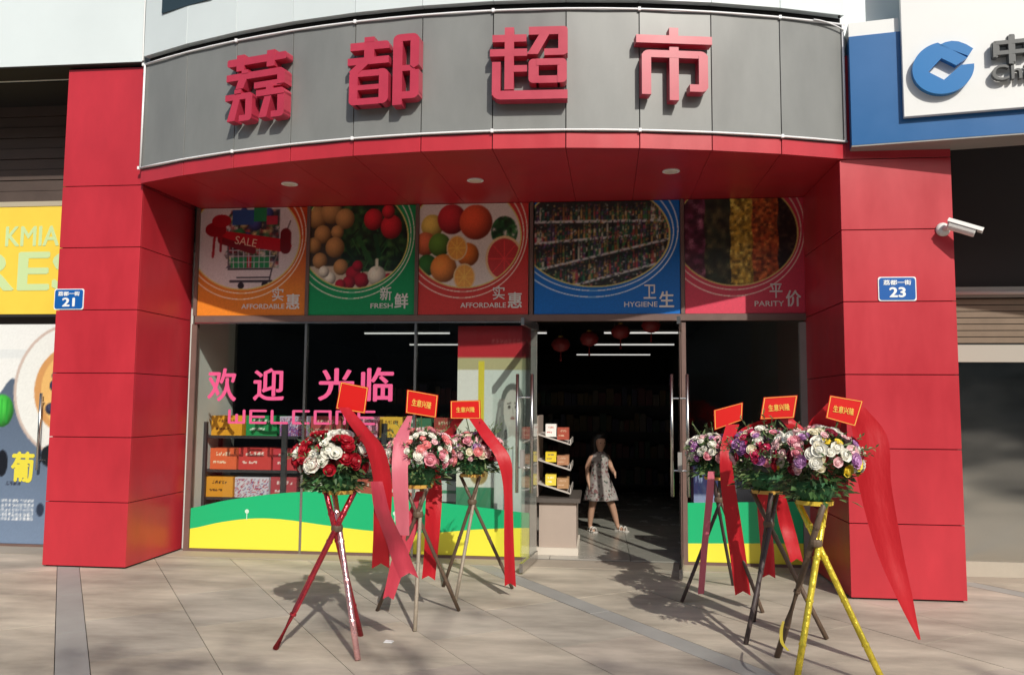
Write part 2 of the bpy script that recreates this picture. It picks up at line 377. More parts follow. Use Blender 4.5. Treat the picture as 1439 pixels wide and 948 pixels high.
CH = {
 'li': [rr(1, 84, 100, 95, 3), rr(17, 76, 30, 100), rr(68, 76, 81, 100), rr(1, 62, 99, 72, 9, 'c'), [(22, 63), (36, 63), (30, 49), (17, 49)], rr(27, 71, 38, 76), rr(87, 48, 99, 66), rr(48, 46, 99, 55, 8, 'b')] + li(0, 0) + li(53, 0),
 'du': [rr(3, 82, 58, 93, 5, 'c'), rr(23, 93, 37, 100), rr(23, 71, 37, 83), rr(0, 61, 58, 71), [(2, 52), (14, 62), (30, 62), (10, 44)], rr(3, 4, 15, 53, 6, 'ad'), rr(45, 4, 58, 53, 8, 'bc'), rr(12, 44, 48, 53), rr(12, 25, 48, 32), rr(12, 4, 48, 13),
        rr(64, 0, 77, 99, 8, 'd'), rr(74, 89, 100, 99, 9, 'c'), rr(88, 54, 100, 93), [(88, 54), (100, 54), (93, 50)], rr(76, 47, 94, 55), rr(88, 12, 100, 48), rr(77, 8, 100, 18, 8, 'b')],
 'chao': [rr(3, 80, 47, 90), rr(19, 62, 31, 100), rr(0, 60, 48, 70), rr(19, 14, 31, 62), rr(30, 38, 48, 47), rr(3, 6, 14, 52), rr(3, 0, 100, 12, 11, 'a'), rr(50, 89, 100, 100, 5, 'c'), rr(88, 62, 100, 92), [(64, 90), (77, 90), (62, 62), (48, 62)], rr(70, 60, 100, 69, 6, 'b'),
          rr(50, 22, 63, 55, 6, 'ad'), rr(87, 22, 99, 55, 6, 'bc'), rr(60, 46, 90, 55), rr(60, 22, 90, 32)],
 'shi': [rr(44, 88, 56, 100), rr(1, 78, 100, 89), rr(44, 0, 56, 73), rr(8, 58, 94, 68, 9, 'cd'), rr(8, 7, 20, 62), rr(82, 18, 94, 62), rr(70, 12, 94, 22, 8, 'b')]}
SHL, SHH, SHD = .625, .60, .105
for key, ci in (('li', 2.5), ('du', 4.5), ('chao', 6.5), ('shi', 8.43)):
    th = math.radians(T0+DT*ci); b = MB()
    for k, poly in enumerate(CH[key]):
        b.prism([((x-50)/100*SHL, (y-50)/100*SHH) for x, y in poly], .012, SHD+.0012*(k % 7)+.0004*k, fn=lambda x, y, z: (x, -z, y))
    o = b.build('character', SIGNRED, fas, local=True); o.location = arc(ci)+zup*4.262-ORG[fas.name]; o.rotation_euler = (0, 0, th)

# canopy: soffit panels, added light-blocking roof sheets, downlights
can = thing('canopy_soffit', 'dark red panelled canopy soffit over the shop entrance', 'canopy', (AXC, .5, 3.6))
def lin(i): return -6.25+(6.30)*i/11
for i in range(11):
    e = .0016/.58
    a, b = arc(i+e, AR-.03), arc(i+1-e, AR-.03); c, d = Vector((lin(i+1-e), D+.045, 0)), Vector((lin(i+e), D+.045, 0))
    MB().hexa([p+zup*3.602 for p in (a, b, c, d)], [p+zup*3.62 for p in (a, b, c, d)]).build('panel', REDS, can, bevel=.001)
rf = MB(); top = [arc(i, AR-.06) for i in range(12)]
n_ = len(top); vs = [p+zup*3.64 for p in top]+[Vector((.04, D+.05, 3.64)), Vector((-6.3, D+.05, 3.64))]
rf.add(vs, [tuple(range(len(vs)))]); vs2 = [p+zup*1.1 for p in vs]; rf.add(vs2, [tuple(range(len(vs2)))]); rf.build('light_block_roof', DARK, can)  # unseen sheets added to keep sunlight from leaking onto the soffit
DLM = mat('downlight_lens', (.8, .74, .62), .25); 
for x, y in ((407, 258), (668, 253), (943, 240)):
    p = on_ground(x, y, 3.602)
    l = MB().lathe([(.075, 0), (.078, -.008), (.066, -.010)], (p.x, p.y, 3.602), 20).build('downlight', WHITE, can, smooth=False)
    MB().lathe([(.058, -.0105), (.056, -.013), (.02, -.014)], (p.x, p.y, 3.602), 16).build('lens', DLM, l, local=False)

# upper storey: curved white wall set on the canopy, flat blank board at the left, plain wall at the right
upw = thing('curved_upper_wall', 'curved white panelled upper wall above the grey sign', 'wall', (AXC, 0, 4.76))
for i in range(11): arc_panel(i, 4.835, 7.6, .06, UPW, 'panel', upw, r=AR+.02 , gap=.002)
shd = MB()
for i in range(11):
    a, b, c, d = arc(i, AR-.05), arc(i+1, AR-.05), arc(i+1, AR-.12), arc(i, AR-.12)
    shd.hexa([p+zup*4.75 for p in (a, b, c, d)], [p+zup*4.9 for p in (a, b, c, d)])
shd.build('shadow_gap', DARK, upw)
a, b = arc(.42, AR+.03), arc(1.5, AR+.03); c, d = arc(1.5, AR+.005), arc(.42, AR+.005)
wn = MB().hexa([p+zup*5.2 for p in (a, b, c, d)], [p+zup*6.6 for p in (a, b, c, d)]).build('window', mat('dark_window', (.03, .05, .06), .1), upw)
lb = thing('blank_signboard', 'large blank white signboard beside the curved grey sign', 'signboard', (-8.5, .25, 4.8))
MB().box(-12, YL-.06, 4.795, -6.375, YL+.3, 7.6).build('board', UPW, lb)
MB().box(-12, YL-.052, 4.785, -6.38, YL+.25, 4.794).build('bottom_trim', DARK, lb)
MB().tube([(-6.368, YL-.065, 4.8), (-6.372, YL-.065, 5.25), (-6.366, YL-.065, 7.5)], .007, 6).build('cable', WHITE, lb)
MB().box(-12, YL+.32, 4.79, -6.2, 1.3, 4.9).build('ceiling_slab', DARK, lb)
ruw = thing('upper_wall', 'pale flat upper wall above the bank sign', 'wall', (2.5, .3, 4.8))
MB().box(.07, .12, 4.55, 6, .5, 7.6).build('panel', UPW, ruw)
MB().tube([(.02, -.03, 4.82), (.03, -.03, 5.1), (.02, -.03, 7.4)], .012, 6).build('cable', DARK, ruw)

# ------------------------------------------------------------------ shop front frame, glass, decals
PX = [(-6.249, -5.053), (-5.03, -3.893), (-3.863, -2.716), (-2.665, -1.195), (-1.16, .03)]
ZTR = 2.43
sf = thing('shop_front', 'bronze framed glass shop front under the row of posters', 'shop front', (-3.1, D, 0))
MB().box(-6.26, D-.03, ZTR-.055, .045, D+.05, ZTR+.012).build('transom', FRAME, sf, bevel=.002)
MB().box(-6.255, D-.034, ZTR-.072, -2.68, D-.022, ZTR-.056).build('transom_trim', STEEL, sf)
for x in (-6.262, -5.041, -3.878, -2.69, -1.178, .04):
    MB().box(x-.018, D-.032, ZTR+.013, x+.018, D+.04, 3.6).build('mullion', FRAME, sf)
for x, wd, m in ((-6.262, .028, FRAME), (-5.041, .012, STEEL), (-3.878, .012, STEEL), (-2.66, .03, FRAMEG), (-1.175, .022, FRAME), (-.005, .055, FRAMEG)):
    MB().box(x-wd, D-.02, .005, x+wd, D+.04, ZTR-.073).build('mullion', m, sf)
for x0, x1 in ((-6.234, -5.054), (-5.028, -3.891), (-3.865, -2.692), (-1.152, -.062)):
    MB().box(x0, D, .03, x1, D+.01, ZTR-.074).build('glass_pane', GLASS, sf)
    MB().box(x0, D-.015, .004, x1, D+.03, .029).build('bottom_rail', FRAME, sf)
# decals on the glass: green wave over a yellow wave
GRN = mat('decal_green', (.010, .44, .17), .35); YEL = mat('decal_yellow', (.84, .77, .06), .35)
def decal(name, label, gt, yt, zbot, x0, x1):
    t = thing(name, label, 'window decal', ((x0+x1)/2, D-.01, 0))
    gp = [on_plane(x, y, D) for x, y in gt]; yp = [on_plane(x, y, D) for x, y in yt]
    def cr(ps):
        ps = [(p.x, p.z) for p in ps]; xs = np.linspace(x0, x1, 41)
        z = np.interp(xs, [p[0] for p in ps], [p[1] for p in ps]); k = np.array([1, 2, 3, 2, 1])/9
        z2 = np.convolve(np.pad(z, 2, 'edge'), k, 'valid'); return xs, z2
    xs, zg = cr(gp); _, zy = cr(yp)
    for nm, lo, hi, m in (('green_wave', zy, zg, GRN), ('yellow_wave', np.full(41, zbot), zy, YEL)):
        b = MB()
        for i in range(40):
            b.add([(xs[i], D-.004, lo[i]), (xs[i+1], D-.004, lo[i+1]), (xs[i+1], D-.004, hi[i+1]), (xs[i], D-.004, hi[i])], [(0, 1, 2, 3)])
        b.build(nm, m, t)
    return t
dl = decal('window_decal', 'long green and yellow wave decal along the window beside the shelves',
      [(262, 717), (268, 715), (306, 704), (361, 696), (408, 691), (460, 689.6), (500, 691), (559, 698), (618, 705.6), (707, 716), (760, 723)],
      [(262, 745), (265, 744.5), (302, 734), (355, 727), (397, 728.6), (460, 738), (524, 746), (618, 748.5), (653, 744), (730, 741), (760, 741)], .032, -6.23, -2.695)
decal('window_decal', 'short green and yellow decal on the narrow glass panel next to the pillar', [(960, 706), (1145, 704)], [(960, 763), (1145, 763)], .032, -1.15, -.064)
for x, y in ((347, 718), (555, 721)):
    p = on_plane(x, y, D-.006)
    MB().prism([(.022*math.cos(t), .022*math.sin(t)) for t in np.linspace(0, 6.283, 13)[:-1]], 0, .001, fn=lambda a, b, c: (p.x+a, D-.0055-c, p.z+b)).box(p.x-.004, D-.0065, p.z-.085, p.x+.004, D-.0055, p.z-.021).build('flower_mark', mat('decal_pale', (.6, .8, .66), .4), dl)
# pink lettering
PINK = mat('lettering_pink', (.72, .10, .26), .4)
wl = thing('window_lettering', 'pink welcome lettering stuck on the shop window', 'lettering', (-5, D-.01, 1.3))
for ch, x0, y0, x1, y1 in (('欢', 293, 517, 332, 564), ('迎', 357, 517, 399, 563), ('光', 448, 517, 498, 563), ('临', 508, 516, 553, 564)):
    a, b = on_plane(x0, y0, D), on_plane(x1, y1, D)
    text('character', ch, ((a.x+b.x)/2, D-.006, (a.z+b.z)/2), abs(b.x-a.x), abs(a.z-b.z), PINK, wl, bold=.022)
a, b = on_plane(321, 575, D), on_plane(533, 597, D); lw = (b.x-a.x)/7; hh = abs(a.z-b.z)
def strokes(kind):
    s_ = .16
    return {'W': [(0, 0, s_, 1), (0, 0, 1, s_), (.42, 0, .42+s_, .7), (1-s_, 0, 1, 1)], 'E': [(0, 0, s_, 1), (0, 0, 1, s_), (0, .42, .9, .42+s_), (0, 1-s_, 1, 1)],
            'L': [(0, 0, s_, 1), (0, 0, 1, s_)], 'C': [(0, 0, s_, 1), (0, 0, 1, s_), (0, 1-s_, 1, 1)], 'O': [(0, 0, s_, 1), (0, 0, 1, s_), (0, 1-s_, 1, 1), (1-s_, 0, 1, 1)],
            'M': [(0, 0, s_, 1), (0, 1-s_, 1, 1), (.42, 0, .42+s_, 1), (1-s_, 0, 1, 1)]}[kind]
for i, ch in enumerate('WELCOME'):
    bb = MB(); x0 = a.x+i*lw
    for k, (p0, q0, p1, q1) in enumerate(strokes(ch)):
        bb.prism(rr(x0+p0*lw*.82, b.z+q0*hh, x0+p1*lw*.82, b.z+q1*hh, .012), 0, .0012+.0003*k, fn=lambda x, y, z: (x, D-.004-z, y))
    bb.build('character', PINK, wl)

# ------------------------------------------------------------------ doors, both standing open
def door(label, hx, ox, oy, notex):
    t = thing('glass_door', label, 'door', (hx, D, 0))
    h = Vector((hx, D-.01, 0)); o = Vector((ox, oy, 0)); dv = (o-h).normalized(); nv = Vector((-dv.y, dv.x, 0)); L = (o-h).length
    def bx(u0, u1, w0, w1, z0, z1, nm, m, par=t):
        P = lambda u, w_: h+dv*u+nv*w_
        return MB().hexa([P(u0, w0)+zup*z0, P(u1, w0)+zup*z0, P(u1, w1)+zup*z0, P(u0, w1)+zup*z0], [P(u0, w0)+zup*z1, P(u1, w0)+zup*z1, P(u1, w1)+zup*z1, P(u0, w1)+zup*z1]).build(nm, m, par)
    bx(.0, L, -.006, .006, .10, 2.27, 'pane', GLASS)
    bx(0, L, -.016, .016, .015, .099, 'bottom_rail', STEEL); bx(0, L, -.016, .016, 2.271, 2.34, 'top_rail', STEEL)
    bx(L-.06, L+.004, -.018, .018, .95, 1.12, 'lock', FRAMEG)
    for s in (-1, 1):
        P = h+dv*(L-.11)+nv*(s*.07)
        hd = MB().tube([P+zup*.72, P+zup*1.82], .016, 10).build('handle', STEEL, t, smooth=True)
        for z in (.95, 1.60): MB().tube([P+zup*z, P-nv*(s*.065)+zup*z], .009, 8).build('standoff', STEEL, hd)
    return t
door('open glass door leaf beside the portrait poster', -2.625, -2.714, .556, 0)
door('open glass door leaf beside the narrow glass panel', -1.205, -1.294, .489, 0)

# ------------------------------------------------------------------ transom posters
def poster_base(w, h, bgc, photo_bg):
    c = Canvas(int(w*2.6), int(h*2.6), bgc); c.a *= (1.08-.22*c.V[..., None]*0)
    e = c.ell(.42, .30, .51, .455); c.mask = e < 1; c.paint(e < 2, photo_bg); return c
def poster_end(c, linec=(245, 235, 215)):
    c.mask[:] = True
    e = np.sqrt(c.ell(.42, .30, .51, .455)); c.paint(np.abs(e-1.0) < .012, (220, 205, 120))
    c.paint(np.abs(np.sqrt(c.ell(.41, .28, .545, .51))-1) < .008, linec); c.paint(np.abs(np.sqrt(c.ell(.40, .26, .585, .585))-1) < .007, linec)
    c.noise(.05); return c
def p_cart():
    c = poster_base(120, 112, (205, 120, 38), (214, 206, 205))
    c.mask[:] = True; m = c.ell(.42, .30, .51, .455) >= 1; c.a[m] = c.a[m]*(1-np.clip(.75-c.V[m], 0, .6)[:, None]*np.array([.15, .75, .6])); c.mask = ~m
    c.grains((c.U > .26+.06*np.sin(c.V*40)*.4) & (c.U < .74) & (c.V > .02) & (c.V < .56), [(60, 110, 70), (150, 60, 60), (190, 170, 120), (60, 60, 80), (200, 190, 180), (40, 90, 60), (40, 40, 45)], 34, .95)
    for k in range(14): c.ball(random.uniform(.3, .7), random.uniform(.05, .5), random.uniform(.025, .06), random.choice([(50, 120, 70), (160, 50, 60), (60, 70, 130), (200, 180, 120), (70, 60, 60)]), random.uniform(.8, 1.5))
    c.blur(2)
    c.rect(.30, .02, .5, .16, (40, 80, 140)); c.rect(.5, .0, .62, .13, (30, 130, 80)); c.rect(.62, .08, .72, .16, (180, 50, 70)); c.rect(.3, .46, .66, .56, (30, 140, 80)); c.rect(.45, .44, .49, .56, (170, 40, 50))
    for k in range(9): c.line(.26+k*.05, .33, .28+k*.047, .57, .004, (190, 190, 195))
    for k in range(5): c.line(.26, .34+k*.055, .70, .34+k*.055, .004, (185, 185, 190))
    c.line(.26, .2, .28, .57, .007, (90, 80, 85)); c.line(.28, .57, .68, .57, .008, (70, 60, 65)); c.line(.68, .57, .84, .13, .007, (120, 105, 105)); c.line(.3, .68, .68, .68, .009, (45, 40, 50)); c.line(.36, .645, .66, .645, .006, (45, 40, 50)); c.line(.68, .57, .66, .68, .006, (60, 50, 60))
    c.disc(.40, .72, .03, .03, (35, 30, 40)); c.disc(.62, .71, .03, .03, (35, 30, 40))
    c.line(.22, .27, .80, .36, .055, (190, 20, 35)); c.line(.2, .3, .5, .4, .03, (120, 12, 25)); c.line(.8, .25, .8, .38, .05, (110, 12, 22)); c.disc(.15, .2, .1, .07, (150, 15, 30)); c.disc(.2, .12, .09, .06, (170, 20, 35)); c.line(.14, .25, .13, .45, .012, (160, 20, 35)); c.line(.2, .26, .2, .4, .01, (150, 20, 35))
    return poster_end(c)
def p_veg():
    c = poster_base(120, 112, (8, 135, 78), (60, 55, 45))
    c.rect(0, .55, 1, .8, (205, 190, 165)); c.grains((c.U > .3) & (c.V < .6), [(18, 48, 30), (30, 70, 36), (14, 34, 24), (60, 100, 50)], 26, 1).blur(3)
    for k in range(30): u, v = random.uniform(.36, .9), random.uniform(.05, .55); c.line(u, v, u+random.uniform(-.08, .08), v+random.uniform(.04, .14), .006, random.choice([(26, 70, 36), (50, 100, 50), (14, 40, 26)]))
    for u, v, r in ((.06, .1, .1), (.2, .06, .1), (.33, .12, .09), (.12, .26, .08), (.26, .24, .06), (.04, .36, .07), (.24, .38, .09), (.1, .5, .07), (.3, .56, .07)): c.ball(u, v, r, (190, 140, 85), 1.05)
    for u, v, r in ((.6, .13, .09), (.77, .2, .1), (.74, .06, .06)): c.ball(u, v, r, (205, 40, 50), 1.1)
    for u, v, r in ((.42, .62, .07), (.5, .68, .07), (.38, .7, .06), (.46, .55, .05), (.3, .72, .05), (.75, .66, .04)): c.ball(u, v, r, (165, 22, 45))
    for u, v, r in ((.64, .64, .085), (.2, .66, .055), (.14, .6, .05)): c.ball(u, v, r, (232, 226, 205), 1.05)
    c.line(.64, .5, .64, .58, .015, (225, 225, 200)); c.line(.46, .3, .58, .5, .02, (40, 90, 45)); c.line(.62, .28, .66, .46, .02, (24, 70, 40))
    return poster_end(c)
def p_fruit():
    c = poster_base(120, 112, (190, 52, 48), (226, 214, 205))
    for u, v, r, k in ((.12, .2, .1, (225, 190, 90)), (.3, .14, .13, (190, 45, 50)), (.06, .36, .1, (215, 110, 70)), (.52, .17, .15, (225, 85, 50)), (.19, .37, .1, (95, 135, 50)), (.08, .55, .09, (50, 110, 45)), (.23, .58, .12, (235, 140, 60)), (.45, .46, .1, (225, 120, 45))): c.ball(u, v, r, k, 1.05)
    c.grains(c.ell(.78, .26, .12, .14) < 1, [(30, 80, 40), (50, 110, 55), (20, 50, 30)], 40, .8).blur(2)
    for u, v, r, k in ((.35, .4, .095, (238, 165, 75)), (.42, .66, .1, (240, 170, 80)), (.78, .5, .17, (200, 60, 60))):
        c.disc(u, v, r, r*1.2, (235, 200, 150)); c.disc(u, v, r*.88, r*1.06, k)
        for t in range(8): c.line(u, v, u+r*.8*math.cos(t*.785), v+r*.95*math.sin(t*.785), .004, tuple(min(255, int(x*1.18)) for x in k))
    return poster_end(c)
def p_shelf():
    c = poster_base(150, 112, (6, 100, 180), (40, 42, 40))
    cols = [(60, 120, 70), (170, 70, 80), (90, 70, 110), (180, 150, 90), (40, 60, 60), (200, 200, 180), (30, 80, 70), (150, 100, 60), (25, 30, 35)]
    rows = [(.0, .17, -.0), (.19, .36, -.1), (.40, .6, -.32), (.62, .82, -.36)]
    for v0, v1, sl_ in rows:
        V2 = c.V-sl_*c.U*0.9 if sl_ else c.V
        for k in range(56):
            u0 = k/56; hgt = random.uniform(.55, .95); col = random.choice(cols)
            c.paint((c.U >= u0) & (c.U < u0+random.uniform(.01, .018)) & (V2 > v1-(v1-v0)*hgt*.75) & (V2 < v1), col); c.paint((c.U >= u0+.004) & (c.U < u0+.010) & (V2 > v1-(v1-v0)*hgt*.95) & (V2 < v1-(v1-v0)*.4), tuple(int(x*.8) for x in col)); c.paint((c.U >= u0+.002) & (c.U < u0+.012) & (V2 > v1-(v1-v0)*.45) & (V2 < v1-(v1-v0)*.25), random.choice(cols))
        c.paint((V2 >= v1) & (V2 < v1+.022), (205, 205, 205))
    c.grains(c.mask & (c.V > .02), cols, 90, .22).blur(2)
    return poster_end(c, (225, 235, 245))
def p_grain():
    c = poster_base(120, 112, (196, 60, 82), (60, 40, 40))
    for u0, u1, cs in ((-.1, .17, [(110, 50, 75), (70, 25, 40), (160, 100, 120)]), (.17, .38, [(60, 62, 42), (40, 50, 36), (90, 85, 55)]), (.38, .56, [(200, 165, 60), (165, 130, 45), (225, 195, 90)]), (.56, .77, [(190, 95, 45), (160, 70, 35), (205, 120, 60)]), (.77, 1, [(45, 35, 30), (70, 55, 45), (30, 25, 22)])):
        c.grains((c.U >= u0+.006*np.sin(c.V*21)) & (c.U < u1+.006*np.sin(c.V*21)), cs+[tuple(int(x*.55) for x in cs[0])], 46 if u0 > .3 else 26, 1, .9)
    c.blur(1); return poster_end(c)
LET = mat('poster_lettering_white', (.72, .70, .66), .45)
POST = [(p_cart, '实', '惠', 'AFFORDABLE', 'orange poster of a loaded shopping cart above the shop window', None),
        (p_veg, '新', '鲜', 'FRESH', 'green poster of vegetables above the shop window', None),
        (p_fruit, '实', '惠', 'AFFORDABLE', 'red poster of cut oranges and fruit above the shop window', None),
        (p_shelf, '卫', '生', 'HYGIENE', 'blue poster of store shelves above the entrance', None),
        (p_grain, '平', '价', 'PARITY', 'pink poster of striped grains and beans beside the pillar', None)]
for (x0, x1), (fn, c1, c2, en, label, _) in zip(PX, POST):
    W_, z0, z1 = x1-x0-.012, ZTR+.016, 3.596; H_ = z1-z0
    t = thing('transom_poster', label, 'poster', (x0+.006, D-.012, z0), group='posters above the shop front')
    cv = fn(); pm = cv.mesh('print', W_, H_, PRINT, 2); put('print', pm, t, (x0+.006, D-.012, z0))
    MB().box(x0+.006, D-.0115, z0, x1-.006, D+.012, z1).build('backing_board', WHITE, t)
    sz = .155; sx = x0+.006+W_
    text('character', c1, (sx-.30, D-.016, z0+.222), sz*.80, sz*.92, LET, t, .012, .0015)
    text('character', c2, (sx-.135, D-.016, z0+.145), sz*.95, sz*1.05, LET, t, .022, .0015)
    ew = .047*len(en); text('lettering', en, (sx-.225-ew/2, D-.016, z0+.095), ew, .052, LET, t, .012, .0012)
    if fn is p_cart: text('lettering', 'SALE', (x0+.52, D-.016, z0+H_*.685), .24, .085, mat('sale_letter', (.8, .55, .4), .5), t, .0, .001).rotation_euler = (0, math.radians(10), 0)

# ------------------------------------------------------------------ door number plates and security camera
PW_ = mat('plate_white', (.8, .82, .82), .4)
def plate(label, c, num, rough=None):
    t = thing('number_plate', label, 'number plate', c)
    MB().prism(rr(c[0]-.15, c[2]-.1, c[0]+.15, c[2]+.1, .018), 0, .006, fn=lambda x, y, z: (x, c[1]-.001-z, y)).build('rim', PW_, t)
    MB().prism(rr(c[0]-.142, c[2]-.092, c[0]+.142, c[2]+.092, .022), .0062, .0085, fn=lambda x, y, z: (x, c[1]-.001-z, y)).build('face', PLATE, t)
    text('lettering', '荔都一街', (c[0], c[1]-.011, c[2]+.053), .22, .042, PW_, t, .03, .001)
    text('lettering', num, (c[0], c[1]-.011, c[2]-.028), .13, .085, PW_, t, .035, .001)
plate('blue number plate 23 on the pillar below the security camera', (.427, 0, 2.503), '23')
plate('blue number plate 21 on the pillar edge beside the yellow banner', (-7.038, YL, 2.503), '21')
sc = thing('security_camera', 'white bullet security camera fixed high on the red pillar', 'security camera', (.80, 0, 2.99))
CAMW = mat('camera_white', (.74, .73, .70), .4); CAMB = mat('camera_black', (.012, .012, .014), .2)
MB().lathe([(.055, 0), (.058, .012), (.045, .03), (.02, .04)], n=16).build('mount', CAMW, sc, local=True, smooth=True).rotation_euler = (math.radians(90), 0, 0)
MB().tube([(.0, -.03, .0), (.02, -.09, .0), (.05, -.13, .012)], [.022, .02, .024], 10).build('arm', CAMW, sc, local=True, smooth=True)
ax = Vector((.84, -.34, -.40)).normalized(); p0 = Vector((.0, -.105, .025)); p1 = p0+ax*.21
bd = MB().tube([p0, p0+ax*.01, p1-ax*.01, p1], [.03, .043, .043, .04], 14).build('body', CAMW, sc, local=True, smooth=False)
MB().tube([p1, p1+ax*.006], .036, 14).build('lens', CAMB, bd, local=True)
sv = ax.cross(Vector((0, 0, 1))).normalized(); uv = sv.cross(ax); q = [p0-ax*.01, p1+ax*.045]; hb = MB()
for k in range(-3, 3):
    a0, a1 = math.radians(k*25), math.radians((k+1)*25)
    f_ = lambda a_, e, r: e+sv*(math.sin(a_)*r)+uv*(math.cos(a_)*r)
    hb.hexa([f_(a0, q[0], .048), f_(a1, q[0], .048), f_(a1, q[1], .048), f_(a0, q[1], .048)], [f_(a0, q[0], .053), f_(a1, q[0], .053), f_(a1, q[1], .053), f_(a0, q[1], .053)])
hb.build('sun_hood', CAMW, bd, local=True)

# ------------------------------------------------------------------ bank sign at the right
br = math.radians(-9.6)
bs = thing('bank_sign', 'blue and white bank sign with round blue emblem', 'sign', (.066, -.115, 3.68), (0, 0, br))
L = lambda b_, nm, m, p=bs, **k: b_.build(nm, m, p, local=True, **k)
L(MB().box(0, 0, 0, 4, .30, .93), 'blue_frame', BLUE, bevel=.003)
L(MB().box(.002, .012, .932, .385, .28, 1.05), 'top_strip', WHITE)
L(MB().box(0, -.003, -.012, 4, .29, -.001), 'bottom_trim', FRAMEG)
wp = L(MB().box(.392, -.05, .19, 4, -.004, 2.1), 'white_panel', WHITE, bevel=.003)
# emblem outline
def arcpts(cx, cy, r, a0, a1, n): return [(cx+r*math.cos(math.radians(a)), cy+r*math.sin(math.radians(a))) for a in np.linspace(a0, a1, n)]
cxl, czl, RL = .675, .545, .222; k_ = RL/180
E_ = lambda pts: [(cxl+(x-795)*k_, czl-(y-410)*k_) for x, y in pts]
oa = arcpts(795, 410, 180, 0, 1, 2)
outer = [(795+180*math.cos(math.radians(a)), 410-172*math.sin(math.radians(a))) for a in np.linspace(98, 363, 46)]
main1 = outer + [(900, 402), (798, 490), (708, 428), (788, 345), (872, 402), (938, 358)]
up1 = [(778, 256), (812, 242), (850, 237), (890, 245), (935, 270), (973, 302), (944, 348)]
for nm, poly in (('emblem_ring', main1), ('emblem_arm', up1)):
    L(MB().prism(E_(poly), .0, .055, fn=lambda x, y, z: (x, -.052-z, y)), nm, LOGO, wp)
put('character', text_mesh('character', '中', .27, .24, LGREY, .05, .028), wp, (0, 0, 0)).location = (1.16, -.09, .64)
put('lettering', text_mesh('lettering', 'Chin', .34, .125, LGREY, .02, .02), wp, (0, 0, 0)).location = (1.19, -.085, .465)

# ------------------------------------------------------------------ left neighbour
YN = 1.25
DKB = mat('brown_shutter', (.085, .06, .05), .6, nscale=4, namt=.15)
ln = thing('roller_shutter', 'dark brown roller shutter box above the yellow banner', 'shutter', (-9, YN, 3.7))
for k in range(9): MB().box(-11, YN-.02+.012*(k % 2), 3.72+k*.12, -7.1, YN+.05, 3.72+k*.12+.112).build('slat', DKB, ln)
MB().box(-11, YN-.03, 3.66, -7.1, YN+.05, 3.715).build('bottom_bar', mat('cream_bar', (.45, .40, .30), .5), ln)
yb = thing('yellow_banner', 'yellow banner with pale green capitals beside the red pillar', 'banner', (-8.5, YN, 2.45))
YB = mat('banner_yellow', (.86, .62, .07), .45, nscale=2, namt=.06)
MB().box(-11, YN-.04, 2.47, -7.1, YN+.02, 3.65).build('board', YB, yb)
PG = mat('pale_green_letter', (.56, .72, .36), .5)
for body, px0, py0, px1, py1 in (('KMIA', 8, 318, 82, 345), ('RES', -36, 354, 116, 408)):
    a, b = on_plane(px0, py0, YN-.05), on_plane(px1, py1, YN-.05)
    text('lettering', body, ((a.x+b.x)/2, YN-.043, (a.z+b.z)/2), b.x-a.x, a.z-b.z, PG, yb, .02, .001)
MB().box(-11, YN-.045, 2.44, -7.1, YN+.02, 2.466).build('bottom_trim', DARK, yb)
nd = thing('glass_door', 'poster covered glass door under the yellow banner', 'door', (-8.3, YN, 0))
def p_grape():
    c = Canvas(320, 320, (96, 112, 134)); c.a *= (.75+.45*c.V[..., None]); c.a = np.clip(c.a, 0, 1)
    hz = .29+.025*np.sin(c.U*21)+.02*np.sin(c.U*47+1)
    c.paint(c.V < hz, (228, 230, 228)); c.paint(np.abs(c.V-.14) < .02, (205, 212, 214), .5)
    return c
x0d, x1d = -9.35, -7.2; a = on_plane(0, 457, YN-.03); b = on_plane(0, 764, YN-.03)
cv = p_grape()
def uvp(px, py): p = on_plane(px, py, YN-.03); return (p.x-x0d)/(x1d-x0d), 1-(p.z-.03)/(2.36-.03)
u, v = uvp(98, 548); cv.disc(u, v, .30, .305, (196, 178, 168)); cv.disc(u, v, .285, .292, (226, 228, 224)); cv.disc(u+.0, v, .19, .20, (205, 150, 92)); cv.disc(u+.01, v, .165, .18, (226, 180, 110))
for k in range(26): cv.ball(u-.04+random.uniform(-.07, .10), v+.02+random.uniform(-.1, .1), .026, random.choice([(60, 60, 90), (44, 48, 76), (80, 76, 104)]))
u, v = uvp(2, 577); cv.ball(u, v, .065, (70, 190, 70), 1.15)
for k in range(3): cv.line(u-.03+k*.03, v-.05, u-.03+k*.03, v+.05, .004, (40, 150, 50))
u, v = uvp(70, 640); cv.disc(u, v, .05, .05, (26, 30, 36)); u, v = uvp(3, 650); cv.disc(u, v, .03, .06, (20, 24, 34)); u, v = uvp(56, 715); cv.disc(u, v, .02, .03, (40, 50, 70))
u0, v0 = uvp(2, 700); u1, v1 = uvp(47, 732); cv.marks(u0, v0, u1, v1, 9, (225, 228, 230), 5)
u0, v0 = uvp(8, 676); u1, v1 = uvp(30, 683); cv.marks(u0, v0, u1, v1, 4, (40, 44, 60)); cv.noise(.02)
put('poster_print', cv.mesh('poster_print', x1d-x0d, 2.33, PRINT, 2), nd, (x0d, YN-.03, .03))
MB().box(x0d, YN-.029, .03, x1d, YN-.01, 2.36).build('leaf', WHITE, nd)
MB().box(x0d, YN-.05, .004, x1d, YN+.02, .028).build('sill', FRAME, nd)
a, b = on_plane(15, 634, YN-.05), on_plane(45, 678, YN-.05)
text('character', '葡', ((a.x+b.x)/2, YN-.034, (a.z+b.z)/2), b.x-a.x, a.z-b.z, mat('letter_yellow', (.75, .66, .06), .45), nd, .04, .001)
P0, P1 = on_plane(58, 552, YN-.09), on_plane(52, 660, YN-.09)
